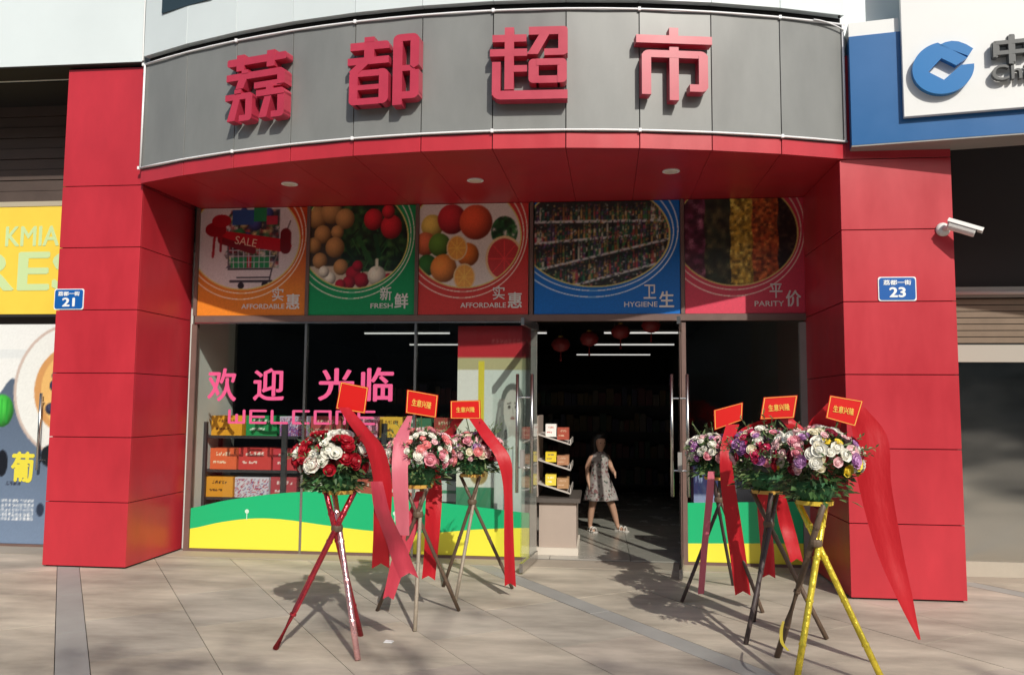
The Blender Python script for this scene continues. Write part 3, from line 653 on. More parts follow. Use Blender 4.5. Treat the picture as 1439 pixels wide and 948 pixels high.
hd = MB().tube([(P0.x, YN-.09, P1.z), (P0.x, YN-.09, P0.z)], .016, 10).build('handle', STEEL, nd, smooth=True)
for z in (P1.z+.1, P0.z-.1): MB().tube([(P0.x, YN-.09, z), (P0.x, YN-.03, z)], .009, 8).build('standoff', STEEL, hd)
tag(MB().box(-11, YN+.06, 0, -6.38, YN+.2, 5.0).build('neighbour_wall', mat('neighbour_brown', (.10, .08, .07), .8)), kind='structure')

# ------------------------------------------------------------------ right neighbour
YR = 1.08
rs = thing('roller_shutter', 'brown slatted roller shutter beside the pillar under the bank sign', 'shutter', (2.4, YR, 2))
BRS = mat('brown_slat', (.19, .135, .09), .5, nscale=6, namt=.12)
for k in range(7): MB().box(.9, YR-.02, 2.14+k*.06, 4.6, YR+.03, 2.14+k*.06+.052).build('slat', BRS, rs)
MB().box(.9, YR-.012, 2.10, 4.6, YR+.04, 2.58).build('curtain', DARK, rs)
MB().box(.9, YR-.07, 2.565, 4.6, YR+.02, 2.66).build('head_rail', mat('rail_grey', (.35, .34, .31), .5), rs)
tube_ = MB().tube([(.93, YR-.1, 2.60), (4.5, YR-.1, 2.60)], .018, 8).build('tube_rail', mat('rail_pale', (.6, .6, .56), .4), rs, smooth=True)
rg = thing('glass_front', 'grey reflective glass panel beside the pillar under the brown shutter', 'glass front', (2.4, YR, 0))
MB().box(.9, YR-.01, .14, 4.6, YR+.01, 2.02).build('pane', mat('grey_mirror_film', (.42, .40, .36), .13, metal=1, nscale=1.2, namt=.12, bump=1.0, bscale=3.0, streak=(.55, 1, 1.2)), rg)
MB().box(.9, YR-.05, 1.96, 4.6, YR+.02, 2.12).build('top_rail', mat('rail_warm', (.40, .37, .32), .45), rg)
MB().box(.9, YR-.05, .005, 4.6, YR+.05, .138).build('sill', mat('sill_stone', (.42, .38, .31), .7, nscale=3, namt=.1), rg)
tag(MB().box(.89, YR+.06, 0, 6, YR+.2, 4.6).build('neighbour_wall', mat('neighbour_dark', (.035, .028, .026), .8)), kind='structure')

# ------------------------------------------------------------------ inside the shop
STRIP = mat('strip_light', (1, .98, .92), .5, emit=.6)
for i, (x0, x1, y, z) in enumerate([(-1.9, -.4, 8.6, 2.9), (-2.1, -.3, 11.6, 2.9), (-2.6, -.6, 15.3, 2.9), (-6.6, -4.9, 8.6, 2.9), (-6.4, -4.6, 11.6, 2.9), (-4.4, -3.0, 8.6, 2.9)]):
    t = thing('ceiling_strip_light', ['thin white strip light just beyond the lanterns', 'thin white strip light second beyond the lanterns', 'farthest thin white strip light beyond the lanterns', 'thin white strip light above the rack, first beyond the window', 'thin white strip light above the rack, second beyond the window', 'short white strip light seen through the window beside the portrait poster'][i], 'strip light', ((x0+x1)/2, y, z), group='ceiling strip lights')
    MB().box(x0, y-.03, z, x1, y+.03, z+.025).build('tube', STRIP, t); MB().box(x0, y-.05, z+.026, x1, y+.05, z+.06).build('housing', WHITE, t)
    for xx in (x0+.2, x1-.2): MB().tube([(xx, y, z+.06), (xx, y, 3.15)], .006, 6).build('hanger', FRAMEG, t)
LAN = mat('lantern_red', (.24, .02, .02), .5); GOLD = mat('gold_trim', (.6, .38, .08), .35, metal=.6)
for x, y, lab in ((788, 484, 'red paper lantern nearest the slanted display stand'), (828, 476, 'second red paper lantern from the slanted display stand'), (872, 466, 'third red paper lantern from the slanted display stand'), (915, 457, 'red paper lantern nearest the narrow glass panel')):
    p = on_plane(x, y, 2.6); t = thing('paper_lantern', lab, 'lantern', p, group='red lanterns inside the entrance')
    MB().lathe([(.03, -.085), (.085, -.06), (.115, 0), (.085, .06), (.03, .085)], p, 14).build('shade', LAN, t, smooth=True)
    MB().lathe([(.03, .086), (.03, .1)], p, 10).build('cap', GOLD, t); MB().tube([p+zup*.1, (p.x, p.y, 3.15)], .003, 5).build('cord', DARK, t)
    MB().tube([p-zup*.086, p-zup*.2], [.004, .014], 6).build('tassel', LAN, t)
# dark gondola shelves deeper inside
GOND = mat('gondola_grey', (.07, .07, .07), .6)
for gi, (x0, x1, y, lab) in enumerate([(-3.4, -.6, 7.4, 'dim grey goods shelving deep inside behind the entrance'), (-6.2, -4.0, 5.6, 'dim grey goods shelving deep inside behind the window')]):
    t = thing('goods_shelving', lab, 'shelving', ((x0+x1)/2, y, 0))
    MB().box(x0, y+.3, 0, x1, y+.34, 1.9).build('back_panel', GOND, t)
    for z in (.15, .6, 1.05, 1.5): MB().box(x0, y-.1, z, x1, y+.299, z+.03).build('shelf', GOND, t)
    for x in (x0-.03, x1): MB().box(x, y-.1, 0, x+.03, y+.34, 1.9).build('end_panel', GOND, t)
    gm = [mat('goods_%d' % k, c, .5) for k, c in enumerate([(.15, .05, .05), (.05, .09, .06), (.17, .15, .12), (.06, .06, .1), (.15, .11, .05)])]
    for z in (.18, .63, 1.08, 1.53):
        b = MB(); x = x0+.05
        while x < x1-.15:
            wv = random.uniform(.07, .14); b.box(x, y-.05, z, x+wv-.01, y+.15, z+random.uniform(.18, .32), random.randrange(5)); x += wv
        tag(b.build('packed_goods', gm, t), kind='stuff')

# rack behind the window with cartons
RK = mat('rack_dark', (.035, .035, .038), .5)
px2x = lambda px: -6.294+(px-295)*.00818
rack = thing('display_rack', 'dark metal goods rack standing behind the shop window', 'rack', (-4.8, 1.8, 0))
for px in (290, 402, 538, 640):
    MB().box(px2x(px)-.028, 1.66, 0, px2x(px)+.028, 1.70, 1.32 if px != 640 else 1.5).build('upright', RK, rack); MB().box(px2x(px)-.028, 2.02, 0, px2x(px)+.028, 2.06, 1.32).build('upright', RK, rack)
for z in (.12, .50, .80, 1.17): MB().box(px2x(288), 1.66+.041, z-.03, px2x(642), 2.02, z).build('shelf', RK, rack)
def carton(label, x0, x1, y0, y1, z0, h, col, mark, col2=None, style=0, group=None):
    t = thing('carton', label, 'carton', ((x0+x1)/2, y0, z0), group=group)
    c = Canvas(30, 20, col)
    if col2 is not None: c.rect(0, .62, 1, 1, col2)
    if style == 0: c.marks(.22, .18, .8, .45, 5, mark); c.marks(.15, .62, .6, .74, 7, mark)
    if style == 1: c.speck(c.V > .1, [mark, col, (170, 60, 80), (120, 90, 150)], .55)
    if style == 2: c.rect(0, .45, 1, .62, mark); c.marks(.1, .1, .4, .32, 3, mark)
    bodym = mat('carton_%d_%d_%d' % tuple(col), rgb(*col), .55)
    MB().box(x0, y0+.002, z0, x1, y1, z0+h).build('box', bodym, t); put('print', c.mesh('print', x1-x0, h, CARTON), t, (x0, y0, z0))
    return t
rows = [(1.172, .215, 'top', [(297, 341, (226, 158, 40), (110, 60, 20), None, 0, 'yellow carton with brown print on the top rack shelf'), (346, 390, (30, 140, 78), (215, 230, 215), None, 0, 'green carton with white print on the top rack shelf'),
          (393, 432, (190, 180, 200), (90, 60, 120), (120, 80, 140), 1, 'white and purple carton on the top rack shelf'), (436, 478, (170, 70, 70), (220, 190, 170), None, 0, 'dull red carton on the top rack shelf behind the bouquet'), (498, 528, (225, 150, 175), (245, 225, 230), None, 1, 'pale pink carton on the top rack shelf'),
          (530, 563, (222, 176, 60), (90, 50, 30), None, 0, 'mustard yellow carton with dark print on the top rack shelf'), (567, 600, (60, 110, 80), (200, 210, 200), None, 2, 'dull green carton with a white band on the top rack shelf'), (603, 632, (150, 60, 50), (215, 190, 160), None, 0, 'brownish red carton on the top rack shelf')]),
        (.802, .235, 'middle', [(297, 335, (226, 100, 58), (240, 220, 190), None, 0, 'orange carton with cream print on the middle rack shelf'), (337, 383, (205, 62, 58), (245, 225, 215), None, 0, 'wide red carton with white print on the middle rack shelf'), (385, 420, (196, 56, 66), (240, 210, 205), None, 0, 'narrow crimson carton on the middle rack shelf'),
          (423, 470, (160, 50, 60), (225, 190, 190), None, 2, 'dark crimson carton on the middle rack shelf'), (474, 520, (120, 150, 90), (235, 235, 215), None, 0, 'olive green carton on the middle rack shelf'), (540, 585, (70, 120, 80), (230, 230, 220), None, 2, 'leaf green carton with white band on the middle rack shelf'), (588, 634, (40, 140, 90), (235, 240, 235), None, 2, 'bright green carton with white band on the middle rack shelf')]),
        (.502, .22, 'low', [(293, 331, (224, 150, 40), (70, 40, 20), None, 0, 'amber carton with dark print on the low rack shelf'), (333, 381, (210, 205, 215), (190, 70, 90), None, 1, 'white patterned carton on the low rack shelf'), (383, 422, (176, 60, 70), (235, 210, 205), None, 0, 'dusty red carton on the low rack shelf'), (426, 470, (80, 140, 80), (220, 220, 200), None, 0, 'grass green carton on the low rack shelf'),
          (475, 530, (190, 90, 70), (235, 215, 200), None, 0, 'terracotta carton on the low rack shelf'), (545, 590, (200, 70, 60), (235, 220, 210), None, 2, 'red carton with a white band on the low rack shelf'), (592, 636, (200, 210, 205), (60, 140, 100), None, 2, 'white carton with a green band on the low rack shelf')])]
for z, h, nm, items in rows:
    for (pa, pb, col, mk, c2, st, lab) in items: carton(lab, px2x(pa)+.004, px2x(pb)-.004, 1.703, 1.98, z, h*random.uniform(.96, 1.02), col, mk, c2, st)
# white stack by the portrait poster
for k, (z, h, col, mk, lab) in enumerate([(.02, .26, (230, 232, 228), (60, 140, 90), 'white carton at the bottom of the stack beside the portrait poster'), (.281, .22, (30, 120, 80), (220, 230, 222), 'dark green carton second in the stack beside the portrait poster'), (.502, .2, (222, 226, 222), (90, 150, 110), 'white carton in the middle of the stack beside the portrait poster'), (.703, .22, (24, 110, 72), (215, 228, 218), 'green carton second from the top of the stack beside the portrait poster'), (.924, .2, (215, 220, 214), (120, 160, 130), 'pale carton on top of the stack beside the portrait poster')]):
    carton(lab, -3.28+random.uniform(-.01, .01), -2.86, 1.42, 1.75, z+.0, h, col, mk, None, 2)
carton('white carton standing on the rack end behind the middle bouquet', px2x(637), px2x(672), 1.71, 1.95, 1.172, .40, (226, 226, 222), (140, 150, 150), None, 0)
MB().box(px2x(634), 1.68, 1.14, px2x(676), 2.0, 1.17).build('end_shelf', RK, rack)
# portrait poster on a stand behind the glass
def p_portrait():
    c = Canvas(200, 380, (214, 214, 200)); c.rect(0, 0, 1, .145, (178, 36, 46)); c.marks(.45, .06, .95, .09, 9, (200, 90, 90)); c.rect(0, .145, 1, .2, (176, 168, 128)); c.rect(.0, .2, .36, .43, (216, 214, 208)); c.rect(.28, .16, .36, .46, (206, 190, 60))
    c.rect(.36, .2, 1, 1, (200, 206, 200))
    c.disc(.73, .345, .15, .085, (104, 104, 100))
    for k in range(70):
        u = random.choice([random.uniform(.54, .64), random.uniform(.82, .9)]); v = random.uniform(.33, .46); g_ = random.randint(96, 160); c.line(u, v, u+random.uniform(-.07, .03), v+random.uniform(.06, .15), .012, (g_, g_, g_-4))
    c.disc(.73, .38, .115, .092, (196, 190, 182)); c.rect(.68, .45, .78, .52, (186, 180, 172)); c.line(.73, .53, .52, .58, .07, (218, 222, 216)); c.line(.73, .53, .95, .58, .07, (218, 222, 216)); c.rect(.52, .56, .98, .9, (212, 218, 212)); c.line(.74, .54, .74, .85, .008, (160, 168, 164))
    c.disc(.69, .365, .018, .008, (50, 48, 46)); c.disc(.78, .365, .018, .008, (50, 48, 46)); c.disc(.735, .415, .03, .007, (140, 100, 96)); c.line(.735, .37, .74, .395, .005, (160, 152, 146)); c.line(.665, .35, .71, .348, .005, (70, 66, 62)); c.line(.76, .348, .805, .35, .005, (70, 66, 62))
    c.disc(.2, .6, .1, .05, (110, 140, 80)); c.disc(.3, .66, .12, .05, (150, 130, 80)); c.rect(0, .72, .5, 1, (60, 130, 96)); c.rect(.5, .86, 1, 1, (190, 80, 50)); c.noise(.02); return c
pp = thing('standing_poster', 'tall poster with a woman in a white shirt and red header behind the glass', 'poster', (-3.1, 1.36, 0))
put('print', p_portrait().mesh('print', .78, 2.28, PRINT, 2), pp, (-3.46, 1.355, .06)); MB().box(-3.46, 1.356, .05, -2.68, 1.375, 2.34).build('board', WHITE, pp); MB().box(-3.4, 1.32, .005, -2.74, 1.40, .049).build('base', FRAMEG, pp)
# goods behind the narrow right pane
carton('dark blue drum shaped carton behind the narrow glass panel', -1.06, -.82, 1.5, 1.75, .30, .62, (40, 50, 100), (150, 160, 200), None, 2)
carton('small white carton under the dark blue one behind the narrow glass panel', -1.12, -.78, 1.46, 1.76, .01, .289, (226, 226, 224), (180, 190, 190), None, 0)
carton('navy carton with white band behind the narrow glass panel', -.74, -.46, 1.5, 1.75, .01, .84, (44, 54, 84), (215, 220, 225), None, 2)

# slanted display stand inside the doorway
ds = thing('display_stand', 'beige display stand with slanted trays inside the doorway', 'display stand', (-2.44, 1.75, 0))
BEI = mat('stand_beige', (.40, .325, .275), .6, nscale=3, namt=.06)
MB().box(-2.62, 1.50, .09, -2.24, 2.3, .54).build('pedestal', BEI, ds); MB().box(-2.66, 1.46, .016, -2.22, 2.34, .089).build('plinth', mat('stand_pale', (.62, .56, .48), .6), ds); MB().box(-2.66, 1.46, .541, -2.20, 2.34, .585).build('counter_top', mat('counter_dark', (.10, .085, .075), .4), ds)
MB().box(-2.66, 1.52, .59, -2.635, 2.3, 1.42).build('back_panel', BEI, ds)
tray_z = (.62, .86, 1.12)
WIRE = mat('tray_edge', (.5, .46, .42), .4)
def tilt(x, z, zc): return zc + (x+2.63)*-.32 + z
for zc in tray_z:
    b = [(-2.634, y, zc+.10) for y in (1.52, 2.28)]; e = [(-2.30, y, zc) for y in (2.28, 1.52)]
    q = b[:1]+[e[1], e[0]]+b[1:]
    tr_ = MB().hexa(q, [(x, y, z+.014) for x, y, z in q]).build('tray', WIRE, ds)
    MB().box(-2.305, 1.52, zc+.005, -2.295, 2.28, zc+.06).build('tray_lip', WIRE, tr_)
tops = [('white', (232, 230, 224), (190, 60, 50), 1.12, .13), ('yellow', (222, 196, 40), (70, 40, 90), .86, .10), ('yellow and white', (226, 204, 70), (240, 240, 230), .62, .11)]
for nm, col, mk, zc, h in tops:
    carton('%s packet at the front of the slanted tray inside the doorway' % nm, -2.56, -2.45, 1.56, 1.72, zc+.085, h, col, mk, None, 0)
    carton({'white': 'russet packet beside the white one on the slanted tray', 'yellow': 'cardboard brown box beside the yellow packet on the slanted tray', 'yellow and white': 'tan box in the lowest slanted tray'}[nm], -2.44, -2.32, 1.56, 1.80, zc+.055, h*.95, {'white': (160, 70, 50), 'yellow': (168, 120, 88), 'yellow and white': (170, 130, 90)}[nm], (210, 180, 150), None, 0)

# ------------------------------------------------------------------ the girl walking in the shop
SKIN = mat('skin', (.50, .28, .19), .5); HAIR = mat('hair_black', (.012, .010, .009), .45)
gp = on_ground(846, 745, .02); G = Vector((gp.x, gp.y, .02))
girl = thing('person', 'child in a pale floral dress and sandals walking inside the shop', 'person', G, (0, 0, math.radians(28)))
S_ = 1.17
def skin_mesh(name, verts, edges, root, m, sub=2):
    me = bpy.data.meshes.new(name); me.from_pydata([v[0] for v in verts], edges, [])
    ob = bpy.data.objects.new(name, me); COL.objects.link(ob)
    md = ob.modifiers.new('skin', 'SKIN'); md.use_smooth_shade = True; sd = ob.modifiers.new('sub', 'SUBSURF'); sd.levels = sub; sd.render_levels = sub
    for i, v in enumerate(verts):
        r = v[1]; me.skin_vertices[0].data[i].radius = (r, r) if not isinstance(r, tuple) else r
        me.skin_vertices[0].data[i].use_root = (i == root)
    dg = bpy.context.evaluated_depsgraph_get(); dg.update()
    out = bpy.data.meshes.new_from_object(ob.evaluated_get(dg)); bpy.data.objects.remove(ob); out.materials.clear(); out.materials.append(m); out.name = name
    out.polygons.foreach_set('use_smooth', [True]*len(out.polygons)); return out
V = lambda x, y, z: (x*S_, y*S_, z*S_)
bv = [(V(-.03, 0, .50), .062*S_), (V(-.03, 0, .60), .052*S_), (V(-.03, 0, .72), .056*S_), (V(-.03, .0, .79), .04*S_), (V(-.03, -.005, .83), .032*S_), (V(-.03, -.02, .875), .058*S_), (V(-.03, -.015, .93), .064*S_), (V(-.03, -.01, .975), .045*S_),
      (V(-.12, 0, .765), .034*S_), (V(-.15, .05, .65), .026*S_), (V(-.155, .02, .53), .02*S_), (V(-.152, .0, .485), .016*S_),
      (V(.06, 0, .765), .034*S_), (V(.095, -.03, .645), .026*S_), (V(.075, -.13, .60), .02*S_), (V(.06, -.165, .61), .016*S_),
      (V(-.085, 0, .45), .062*S_), (V(-.10, .02, .26), .04*S_), (V(-.115, .03, .17), .036*S_), (V(-.12, .04, .05), .022*S_), (V(-.12, .02, .02), .022*S_), (V(-.125, -.06, .012), .018*S_),
      (V(.03, 0, .45), .062*S_), (V(.10, -.03, .26), .04*S_), (V(.13, -.03, .17), .036*S_), (V(.165, -.03, .05), .022*S_), (V(.17, -.05, .02), .022*S_), (V(.20, -.12, .012), .018*S_)]
be = [(0, 1), (1, 2), (2, 3), (3, 4), (4, 5), (5, 6), (6, 7), (2, 8), (8, 9), (9, 10), (10, 11), (2, 12), (12, 13), (13, 14), (14, 15), (0, 16), (16, 17), (17, 18), (18, 19), (19, 20), (20, 21), (0, 22), (22, 23), (23, 24), (24, 25), (25, 26), (26, 27)]
for w_i, sx in ((11, -1), (15, 1)):
    x_, y_, z_ = bv[w_i][0]; bv.append(((x_, y_-.012, z_-.03), .015)); h_i = len(bv)-1; be.append((w_i, h_i))
    for k in range(4): bv.append(((x_+(k-1.5)*.006, y_-.018+(k-1.5)*.011, z_-.075+abs(k-1.3)*.006), .006)); be.append((h_i, len(bv)-1))
    bv.append(((x_-sx*.016, y_-.03, z_-.045), .006)); be.append((h_i, len(bv)-1))
put('body', skin_mesh('body', bv, be, 0, SKIN), girl, G)
def floral():
    m = bpy.data.materials.new('floral_dress'); m.use_nodes = True; t = m.node_tree; b = t.nodes['Principled BSDF']; b.inputs['Roughness'].default_value = .8
    g_ = t.nodes.new('ShaderNodeNewGeometry'); vo = t.nodes.new('ShaderNodeTexVoronoi'); vo.inputs['Scale'].default_value = 42
    cr_ = t.nodes.new('ShaderNodeValToRGB'); e = cr_.color_ramp; e.interpolation = 'CONSTANT'
    e.elements[0].position = 0; e.elements[0].color = (.36, .32, .30, 1); e.elements[1].position = .5; e.elements[1].color = (.20, .09, .09, 1)
    for p_, c_ in ((.64, (.40, .36, .34, 1)), (.78, (.08, .09, .08, 1)), (.88, (.3, .24, .24, 1))): k = e.elements.new(p_); k.color = c_
    sp = t.nodes.new('ShaderNodeSeparateColor'); t.links.new(g_.outputs['Position'], vo.inputs['Vector']); t.links.new(vo.outputs['Color'], sp.inputs[0]); t.links.new(sp.outputs[0], cr_.inputs[0]); t.links.new(cr_.outputs[0], b.inputs['Base Color']); return m
dm = MB(); prof = [(.052, .815), (.085, .785), (.105, .75), (.098, .68), (.092, .61), (.12, .52), (.155, .42), (.178, .33), (.182, .315), (.165, .318)]
n = 28; vs = []; fs = []
for i, (r, z) in enumerate(prof):
    for k in range(n):
        t_ = 2*math.pi*k/n; rp = r*(1+(.07*math.sin(t_*7)+.03*math.sin(t_*11+1))*max(0, (.62-z))/.3)
        vs.append(Vector(V(-.03+rp*math.cos(t_)*1.0+max(0, .6-z)*.08, rp*math.sin(t_)*.78, z))+G)
for i in range(len(prof)-1):
    for k in range(n): fs.append((i*n+k, i*n+(k+1) % n, (i+1)*n+(k+1) % n, (i+1)*n+k))
dm.add(vs, fs).build('dress', floral(), girl, smooth=True)
hm = MB(); vs = []; fs = []; n = 16; hp = [(.012, 1.02), (.052, 1.008), (.080, .965), (.087, .92), (.086, .88), (.080, .84), (.070, .78), (.05, .73)]
for i, (r, z) in enumerate(hp):
    for k in range(n):
        t_ = 2*math.pi*k/n; yy = math.sin(t_)*r*1.05; fr = z < .955 and math.sin(t_) < -.25
        vs.append(Vector(V(-.03+math.cos(t_)*r, .004+(max(yy, -.03) if fr else yy), z))+G)
for i in range(len(hp)-1):
    for k in range(n): fs.append((i*n+k, i*n+(k+1) % n, (i+1)*n+(k+1) % n, (i+1)*n+k))
hm.add(vs, fs).build('hair', HAIR, girl, smooth=True)
for sx in (-1, 1):
    c = Vector(V(-.03+sx*.024, -.074, .905))+G; MB().lathe([(.002, -.006), (.008, 0), (.002, .006)], c, 8).build('eye', CAMB, girl)
    fx, fy = ((-.122, -.02), (.185, -.085))[sx > 0]; c = Vector(V(fx, fy, 0))+G
    a_ = 0 if sx < 0 else .4; ux, uy = Vector((math.cos(a_), math.sin(a_), 0)), Vector((-math.sin(a_), math.cos(a_), 0))
    P = lambda u_, v_, z_: c+ux*u_+uy*v_+zup*z_
    so = MB().hexa([P(-.036, -.085, -.012), P(.036, -.085, -.012), P(.03, .085, -.012), P(-.03, .085, -.012)], [P(-.034, -.085, .006), P(.034, -.085, .006), P(.03, .085, .010), P(-.03, .085, .010)])
    for v_ in (-.05, .01): so.tube([P(-.036, v_, .004), P(-.025, v_, .042), P(0, v_, .055), P(.025, v_, .042), P(.036, v_, .004)], .009, 6)
    so.build('sandal', mat('sandal_white', (.66, .60, .56), .5), girl)

# ------------------------------------------------------------------ across the street: unseen building added to darken the glass reflections, and the tree whose twigs shade the pavement
ob_ = thing('reflection_building', 'plain grey building added unseen across the street for dark reflections in the shop glass', 'building', (0, -36, 0))
MB().box(-45, -44, 0, 40, -36, 15).build('wall', mat('opposite_wall', (.16, .155, .145), .8, nscale=.5, namt=.15), ob_)
wme = MB().box(-.9, -.02, -.7, .9, .03, .7).mesh('window', mat('opposite_window', (.02, .025, .03), .2))
for i in range(20):
    for k in range(4): put('window', wme, ob_, (-40+i*4, -35.98, 2.5+k*3.4))
# ------------------------------------------------------------------ flower stands
def rose_mesh(name, m, layers, curl):
    b = MB()
    for r0, r1, z0, z1, n_p, tw in layers:
        for k in range(n_p):
            t0 = 2*math.pi*(k/n_p)+tw; hw = math.pi/n_p*1.35
            ring = []
            for (rr_, z_, wf) in ((r0*.5, z0, .6), (r0*1.05, z0+(z1-z0)*.55, 1.0), (r1, z1, .75)):
                ring.append([(rr_*math.cos(t0+s_*hw*wf)*(1+.06*abs(s_)), rr_*math.sin(t0+s_*hw*wf)*(1+.06*abs(s_)), z_-(.10*abs(s_))*curl) for s_ in (-1, 0, 1)])
            vs = [p for r_ in ring for p in r_]
            b.add(vs, [(0, 1, 4, 3), (1, 2, 5, 4), (3, 4, 7, 6), (4, 5, 8, 7)])
    b.lathe([(.55, -.25), (.62, .05), (.46, .36), (.2, .50)], n=7)
    me = b.mesh(name, m, smooth=True); return me
ROSE = [(.30, .20, .1, .62, 3, 0), (.52, .50, -.02, .56, 5, .5), (.80, .98, -.15, .34, 6, .2)]
CARN = [(.32, .38, .1, .60, 5, 0), (.55, .70, 0, .52, 7, .3), (.8, 1.0, -.12, .34, 8, .1)]
FC = {'red': (.42, .004, .018), 'darkred': (.20, .004, .022), 'white': (.80, .78, .70), 'ivory': (.76, .70, .52), 'pink': (.72, .28, .34), 'salmon': (.74, .24, .24), 'pale': (.80, .52, .54), 'lilac': (.48, .24, .48), 'purple': (.30, .10, .30), 'yellow': (.80, .62, .06), 'cerise': (.60, .03, .12)}
FM = {}
for k, c in FC.items():
    m = mat('petal_'+k, c, .55, nscale=40, namt=.12); FM[k] = (rose_mesh('flower_'+k, m, ROSE, .6), rose_mesh('flower_'+k, m, CARN, 1.2))
LEAF = [mat('leaf_green', (.05, .11, .03), .5, nscale=20, namt=.3), mat('leaf_olive', (.12, .17, .06), .55, nscale=20, namt=.3), mat('leaf_dark', (.025, .06, .022), .5)]
STEM = mat('stem_green', (.07, .13, .04), .6)
RIB = ribbon_mat('ribbon_red', (.56, .006, .016)); RIBP = ribbon_mat('ribbon_pink', (.70, .16, .22)); RIBY = ribbon_mat('foil_strip_yellow', (.78, .62, .06)); RIBL = ribbon_mat('ribbon_rose', (.60, .05, .085))
CARD = mat('card_red', (.62, .012, .010), .35); CGOLD = mat('card_gold', (.82, .50, .10), .35)
def crom(pts, n):
    P = [np.array(p, float) for p in pts]; P = [2*P[0]-P[1]]+P+[2*P[-1]-P[-2]]; out = []
    for s_ in np.linspace(0, len(pts)-1-1e-6, n):
        i = int(s_); t = s_-i; a, b, c, d = P[i:i+4]
        out.append(.5*((2*b)+(-a+c)*t+(2*a-5*b+4*c-d)*t*t+(-a+3*b-3*c+d)*t**3))
    return out
def ribbon(parent, pts, Y, m, tail=True, seed=0):
    """pts: (px, py, width_px, dy) centre line in the photograph, laid at depth Y+dy"""
    rnd = random.Random(seed); P = []
    for x, y, w_, dy in pts:
        p = on_plane(x, y, Y+dy); q = on_plane(x+w_, y, Y+dy); P.append((p.x, p.y, p.z, q.x-p.x))
    n = 22; cs = crom(P, n); b = MB(); vs = []; fs = []; ph = rnd.uniform(0, 6)
    for i, c in enumerate(cs):
        x, y, z, wd = c; z = max(z, .012); tw = .28*math.sin(ph+i*.21)
        for k in range(5):
            u_ = k/4-.5; f_ = .035*wd*math.cos(u_*9.0+ph+i*.10)+.07*wd*math.sin(i*.42+ph)+.05*wd*abs(((i*.37+ph) % 2)-1)
            zz_ = z
            if tail and i == n-1: zz_ = z+(.5-abs(u_))*wd*.55
            vs.append((x+u_*wd*math.cos(tw), y+u_*wd*math.sin(tw)+f_, max(zz_, .008)))
    for i in range(n-1):
        for k in range(4): fs.append((i*5+k, i*5+k+1, (i+1)*5+k+1, (i+1)*5+k))
    return b.add(vs, fs).build('ribbon', m, parent, smooth=True)
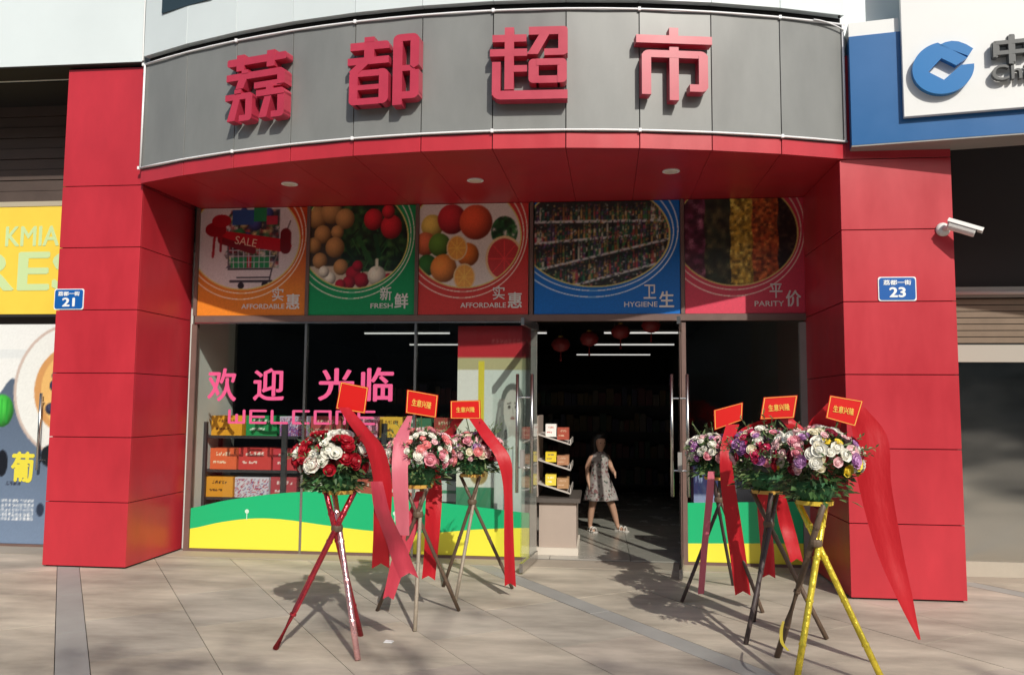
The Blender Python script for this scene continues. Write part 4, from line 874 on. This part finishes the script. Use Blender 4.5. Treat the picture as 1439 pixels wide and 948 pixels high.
def flower_stand(label, feet, tray_px, ball_px, rball, palette, nfl, fsize, legm, card_px, ribs, legr=.015, seed=0, ctext='生意兴隆', trayc=None, carn=.4, squash=.66):
    rnd = random.Random(seed)
    fg = [on_ground(*f) if not isinstance(f, Vector) else f for f in feet]; c = sum(fg, Vector())/3
    tp = on_plane(*tray_px, c.y); bc = on_plane(*ball_px, c.y)
    t = thing('flower_stand', label, 'flower stand', (c.x, c.y, 0), group='opening flower stands')
    tc = Vector((tp.x, c.y, tp.z))
    for k, f in enumerate(fg):
        d_ = Vector((f.x-c.x, f.y-c.y, 0)).normalized(); topp = tc-d_*.10
        side = Vector((-d_.y, d_.x, 0))*.02
        mid = f.lerp(topp+side, .5)
        m = legm[k % len(legm)]
        lg = MB().tube([f+zup*.004, f.lerp(mid, .5), mid, mid.lerp(topp+side, .5), topp+side], legr, 8).build('leg', m, t, smooth=True)
        for q in (.22, .45, .68, .86): p_ = f.lerp(topp+side, q); dv = (topp-f).normalized(); MB().tube([p_-dv*.006, p_+dv*.006], legr*1.16, 8).build('node', m, lg)
    # tie where the legs cross
    ps = []
    for f in fg:
        d_ = Vector((f.x-c.x, f.y-c.y, 0)); q = d_.length/(d_.length+.10); tp_ = tc-d_.normalized()*.10+Vector((-d_.y, d_.x, 0)).normalized()*.02; ps.append(f.lerp(tp_, q))
    tcn = sum(ps, Vector())/3; MB().lathe([(.034, -.02), (.038, -.008), (.038, .008), (.034, .02)], tcn, 12).build('tie', mat('tie_wire', (.12, .08, .05), .6), t)
    tm = trayc or mat('tray_gold', (.62, .36, .07), .45)
    MB().lathe([(.08, -.012), (.102, -.012), (.105, .012), (.097, .012), (.094, -.002), (.02, -.002)], tc, 20).build('tray', tm, t)
    MB().lathe([(.075, .0), (.095, .03), (.13, .09), (.12, .12)], tc, 14).build('flower_foam', mat('foam_green', (.02, .11, .035), .7, nscale=30, namt=.3, bump=.4), t)
    # flowers over a dome
    ga = math.pi*(3-5**.5); made = 0; C0 = Vector((bc.x, c.y, bc.z))
    for i in range(nfl):
        zf = 1-(i+.5)/nfl*1.45; rad = math.sqrt(max(0, 1-zf*zf)); th = i*ga+rnd.uniform(-.25, .25)
        nrm = Vector((rad*math.cos(th), rad*math.sin(th), zf+rnd.uniform(-.06, .06))).normalized()
        rr_ = rball*rnd.uniform(.93, 1.1); p_ = C0+Vector((nrm.x*rr_, nrm.y*rr_*.92, nrm.z*rr_*squash))
        kind_ = palette[rnd.randrange(len(palette))]
        me = FM[kind_][1 if rnd.random() < carn else 0]; s_ = fsize*rnd.choice((rnd.uniform(.55, .8), rnd.uniform(.85, 1.05), rnd.uniform(.95, 1.22)))
        dirv = (nrm+Vector((rnd.uniform(-.3, .3), rnd.uniform(-.3, .3), .12))).normalized()
        rot = dirv.to_track_quat('Z', 'Y') @ Quaternion((0, 0, 1), rnd.uniform(0, 6.28))
        o = put('flower', me, t, p_, rot.to_euler(), s_)
    # foliage: leaf blades through and around the dome, thin sprays sticking out
    fb = MB()
    def leaf(p_, d_, ln, wd, mi):
        d_ = d_.normalized(); s2 = d_.cross(Vector((rnd.uniform(-1, 1), rnd.uniform(-1, 1), 1))).normalized(); nz = s2.cross(d_)
        fb.add([p_, p_+d_*ln*.45+s2*wd+nz*wd*.25, p_+d_*ln-nz*wd*.4, p_+d_*ln*.45-s2*wd+nz*wd*.25], [(0, 1, 2), (0, 2, 3)], mi)
    for i in range(420):
        nrm = Vector((rnd.gauss(0, 1), rnd.gauss(0, 1), rnd.gauss(-.05, .9))).normalized()
        rr_ = rball*rnd.uniform(.55, .95); p_ = C0+Vector((nrm.x*rr_, nrm.y*rr_*.92, nrm.z*rr_*squash))
        if nrm.z < -.8: continue
        leaf(p_, nrm+Vector((rnd.uniform(-.8, .8), rnd.uniform(-.8, .8), rnd.uniform(-.4, .6))), rnd.uniform(.04, .085), rnd.uniform(.008, .018), rnd.choice((0, 0, 1, 2, 2)))
    for i in range(210):      # skirt under the blooms
        a_ = rnd.uniform(0, 6.283); r_ = rnd.uniform(.07, rball*.9); p_ = Vector((tc.x+(C0.x-tc.x)*.5+r_*math.cos(a_), c.y+r_*math.sin(a_)*.92, tc.z+.02+rnd.uniform(0, .62)*(C0.z-tc.z)))
        leaf(p_, Vector((math.cos(a_), math.sin(a_), rnd.uniform(-.5, .25))), rnd.uniform(.035, .085), rnd.uniform(.009, .02), rnd.choice((0, 0, 2, 1)))
    for i in range(26):       # sprays
        nrm = Vector((rnd.gauss(0, 1), rnd.gauss(0, .8), abs(rnd.gauss(.2, .5)))).normalized(); p_ = C0+Vector((nrm.x*rball*.8, nrm.y*rball*.8, nrm.z*rball*.7)); e_ = p_+nrm*rnd.uniform(.07, .15)
        fb.tube([p_, e_], .0018, 4, 1)
        for q in np.linspace(.3, 1, 6): leaf(p_.lerp(e_, q), nrm+Vector((rnd.uniform(-1, 1), rnd.uniform(-1, 1), rnd.uniform(-1, 1))), .032, .006, rnd.choice((0, 1, 1)))
    for i in range(130):      # tiny filler blossom between the roses
        nrm = Vector((rnd.gauss(0, 1), rnd.gauss(0, 1), rnd.gauss(.2, .8))).normalized()
        if nrm.z < -.35: continue
        p_ = C0+Vector((nrm.x, nrm.y*.92, nrm.z*squash))*rball*rnd.uniform(1.0, 1.16); r_ = rnd.uniform(.004, .008)
        fb.add([p_+Vector((r_, 0, 0)), p_+Vector((0, r_, 0)), p_-Vector((r_, 0, 0)), p_-Vector((0, r_, 0)), p_+zup*r_, p_-zup*r_], [(0, 1, 4), (1, 2, 4), (2, 3, 4), (3, 0, 4), (1, 0, 5), (2, 1, 5), (3, 2, 5), (0, 3, 5)], 3)
    fo = fb.build('foliage', LEAF+[MATS['petal_ivory']], t); fo['kind'] = 'stuff'
    # card on its stick
    cy = c.y-.03; A = [on_plane(x, y, cy) for x, y in card_px]      # tl, tr, br, bl
    nrm = Vector((0, -1, 0)); cdv = [a_+nrm*.002 for a_ in A]
    cardo = MB().hexa([a_-nrm*.002 for a_ in A], cdv).build('card', CARD, t)
    cen = sum(A, Vector())/4
    fr = MB(); ins = [cen+(a_-cen)*.95 for a_ in A]; ins2 = [cen+(a_-cen)*.905 for a_ in A]
    for k in range(4):
        q = [ins[k], ins[(k+1) % 4], ins2[(k+1) % 4], ins2[k]]; fr.add([p_+nrm*.0035 for p_ in q], [(0, 1, 2, 3)])
    fr.build('card_border', CGOLD, cardo)
    wv = (A[1]-A[0]).length; hv = (A[3]-A[0]).length; sl_ = math.atan2((A[1]-A[0]).z, (A[1]-A[0]).x)
    if ctext:
        o = text('card_lettering', ctext, cen+nrm*.005, wv*.62, hv*.30, CGOLD, cardo, .02, .0008); o.rotation_euler = (0, -sl_, 0)
    bm_ = (A[2]+A[3])/2
    MB().tube([bm_+Vector((0, .004, .02)), Vector((C0.x*.6+bm_.x*.4, cy+.06, C0.z+.05))], .004, 6).build('card_stick', STEM, t)
    for k, (pts, m, tail) in enumerate(ribs): ribbon(t, pts, c.y, m, tail, seed*10+k)
    return t
BAM = mat('bamboo_brown', (.115, .075, .05), .5, nscale=18, namt=.3, streak=(6, 6, 1)); BAMG = mat('bamboo_grey', (.30, .25, .19), .55, nscale=18, namt=.25, streak=(6, 6, 1)); BAMD = mat('bamboo_dark', (.06, .042, .04), .5, nscale=18, namt=.3)
FOILR = mat('foil_red', (.52, .05, .07), .22, metal=.75, nscale=25, namt=.3, bump=.5, bscale=40); FOILY = mat('foil_gold', (.78, .62, .06), .24, metal=.55, nscale=25, namt=.3, bump=.5, bscale=40); FOILP = mat('foil_pink', (.80, .45, .46), .18, metal=.8, nscale=25, namt=.25, bump=.5, bscale=40)
# left group
flower_stand('flower stand of red and white blooms on red foil legs', [(387, 912), (503, 928), (507, 893)], (476, 690), (470, 643), .235, ['red', 'white', 'red'], 84, .045, [FOILR, FOILP, FOILR],
    [(479, 536), (518, 544), (513, 581), (472, 574)], [([(483, 572, 16, -.06), (505, 600, 26, -.14), (527, 632, 30, -.2), (537, 680, 27, -.22), (537, 740, 24, -.2), (535, 798, 24, -.16)], RIB, True), ([(529, 676, 16, -.24), (538, 720, 24, -.24), (556, 765, 28, -.22), (575, 812, 27, -.2)], RIBL, True)], .019, 1, None, carn=.5)
flower_stand('flower stand of white and salmon pink blooms on bamboo legs', [(530, 858), (583, 887), (645, 858)], (588, 682), (592, 635), .235, ['white', 'white', 'salmon', 'pink', 'pink', 'pale', 'salmon'], 100, .038, [BAM, BAMG, BAM],
    [(572, 547), (616, 555), (613, 587), (570, 580)], [([(576, 584, 8, -.04), (564, 618, 20, -.2), (562, 660, 22, -.26), (564, 705, 20, -.24), (566, 752, 18, -.2)], RIBP, False), ([(606, 650, 20, .24), (610, 690, 22, .24), (607, 750, 22, .2), (602, 814, 20, .16)], RIB, True), ([(590, 690, 10, .05), (577, 740, 20, .02), (560, 790, 20, 0), (545, 842, 16, -.02)], RIBL, True)], .014, 2, carn=.75)
flower_stand('flower stand of pale pink and dark red roses on thin bamboo legs', [(720, 827), (623, 824), (640, 845)], (664, 667), (668, 632), .215, ['pale', 'pink', 'darkred', 'pale', 'lilac', 'salmon', 'ivory', 'pale', 'cerise'], 96, .035, [BAM, BAM, BAMG],
    [(633, 563), (675, 562), (676, 588), (633, 588)], [([(645, 588, 14, .0), (632, 606, 16, .08), (622, 622, 12, .14)], RIB, False), ([(668, 588, 18, -.06), (688, 616, 20, -.2), (708, 645, 20, -.25), (714, 690, 12, -.22), (715, 760, 14, -.2), (717, 824, 17, -.16)], RIB, True)], .014, 3)
# right group
flower_stand('flower stand of white and lilac blooms on dark legs behind the other two', [(958, 846), (1072, 861), (1030, 822)], (1008, 671), (1003, 634), .20, ['white', 'lilac', 'white', 'pale', 'purple', 'pink', 'white'], 80, .037, [BAMD, BAM, BAMD],
    [(1003, 576), (1044, 565), (1043, 590), (1004, 604)], [([(1000, 662, 10, -.18), (996, 710, 10, -.18), (990, 770, 9, -.16), (985, 834, 9, -.14)], RIBP, False), ([(1030, 596, 20, -.05), (1020, 632, 16, -.24), (1023, 680, 20, -.26), (1033, 750, 22, -.24), (1044, 836, 22, -.2)], RIB, True)], .014, 4, None)
flower_stand('flower stand of purple, white and dark red roses on dark bamboo legs', [(1048, 905), (1162, 898), (1059, 873)], (1078, 690), (1078, 634), .235, ['lilac', 'purple', 'white', 'white', 'darkred', 'pale', 'lilac', 'pink', 'cerise', 'ivory'], 118, .034, [BAMD, BAM, BAMD],
    [(1073, 558), (1121, 555), (1116, 587), (1068, 589)], [([(1084, 588, 20, .02), (1058, 600, 22, .06), (1034, 616, 18, .1)], RIB, False), ([(1105, 588, 22, .02), (1122, 606, 22, .05), (1132, 626, 16, .08)], RIB, False), ([(1072, 680, 14, .2), (1074, 720, 20, .2), (1078, 770, 20, .18), (1081, 812, 18, .15)], RIB, True), ([(1096, 695, 14, .22), (1105, 735, 20, .22), (1120, 790, 20, .2)], RIB, True)], .016, 5)
flower_stand('flower stand of mixed white, pink and yellow roses on gold foil legs', [(1245, 966), (1118, 966), (1092, 923)], (1145, 705), (1148, 642), .235, ['white', 'white', 'pale', 'lilac', 'white', 'red', 'ivory', 'pale', 'pink', 'darkred', 'yellow', 'white'], 104, .038, [FOILY, FOILY, BAM],
    [(1166, 555), (1213, 563), (1202, 599), (1160, 587)], [([(1172, 566, 20, .06), (1160, 592, 44, .1), (1150, 622, 46, .14), (1146, 650, 30, .16)], RIB, False), ([(1204, 572, 24, .08), (1222, 612, 46, .1), (1230, 680, 44, .06), (1250, 770, 36, .02), (1272, 842, 22, 0), (1292, 898, 4, 0)], RIB, False), ([(1101, 872, 3, .05), (1098, 886, 5, -.1), (1099, 902, 5, -.2), (1108, 914, 4, -.25)], RIBY, False)], .019, 6, trayc=mat('tray_yellow', (.70, .50, .05), .4))

# ------------------------------------------------------------------ street tree behind the camera, its thin crown dapples the pavement
tr = thing('street_tree', 'slender street tree on the pavement opposite the shop', 'tree', (2.3, -13.6, 0))
BARK = mat('bark', (.10, .075, .05), .9, nscale=12, namt=.3, bump=.5)
MB().tube([(2.3, -13.6, 0), (2.35, -13.6, 3.5), (2.25, -13.55, 7.0), (2.3, -13.6, 9.4)], [.13, .11, .08, .04], 10).build('trunk', BARK, tr, smooth=True)
rt = random.Random(5); tb_ = MB(); lf = MB()
for i in range(24):
    z0 = rt.uniform(7.4, 9.2); a = rt.uniform(0, 6.283); L_ = rt.uniform(1.4, 4.0); p = Vector((2.28, -13.58, z0)); q = p+Vector((math.cos(a)*L_, math.sin(a)*L_*.5, rt.uniform(.1, .8)))
    mid = p.lerp(q, .5)+Vector((0, 0, .12)); tb_.tube([p, mid, q], [.022, .013, .005], 5)
    for k in range(4):
        u = rt.uniform(.35, 1); c = p.lerp(q, u); e = c+Vector((rt.gauss(0, .3), rt.gauss(0, .3), rt.gauss(.05, .2))); tb_.tube([c, e], .005, 4)
        for m_ in range(6):
            c2 = c.lerp(e, rt.uniform(.2, 1.1))+Vector((rt.gauss(0, .06), rt.gauss(0, .06), rt.gauss(0, .06))); d1 = Vector((rt.gauss(0, 1), rt.gauss(0, 1), rt.gauss(0, .6))).normalized(); d2 = d1.cross(Vector((rt.gauss(0, 1), rt.gauss(0, 1), 1))).normalized()
            lf.add([c2, c2+d1*.07+d2*.035, c2+d1*.15, c2+d1*.07-d2*.035], [(0, 1, 2, 3)])
tb_.build('limbs', BARK, tr); tag(lf.build('crown', LEAF[0], tr), kind='stuff')

# small litter on the pavement and loose foil strips
pc = on_ground(546, 902); sp_ = thing('paper_scrap', 'tiny white paper scrap lying on the pavement in front of the pink bouquet', 'paper scrap', (pc.x, pc.y, .004))
MB().hexa([(pc.x-.03, pc.y-.02, .003), (pc.x+.028, pc.y-.025, .003), (pc.x+.033, pc.y+.02, .003), (pc.x-.024, pc.y+.018, .003)], [(pc.x-.028, pc.y-.018, .006), (pc.x+.026, pc.y-.022, .014), (pc.x+.03, pc.y+.018, .008), (pc.x-.022, pc.y+.016, .012)]).build('sheet', WHITE, sp_)
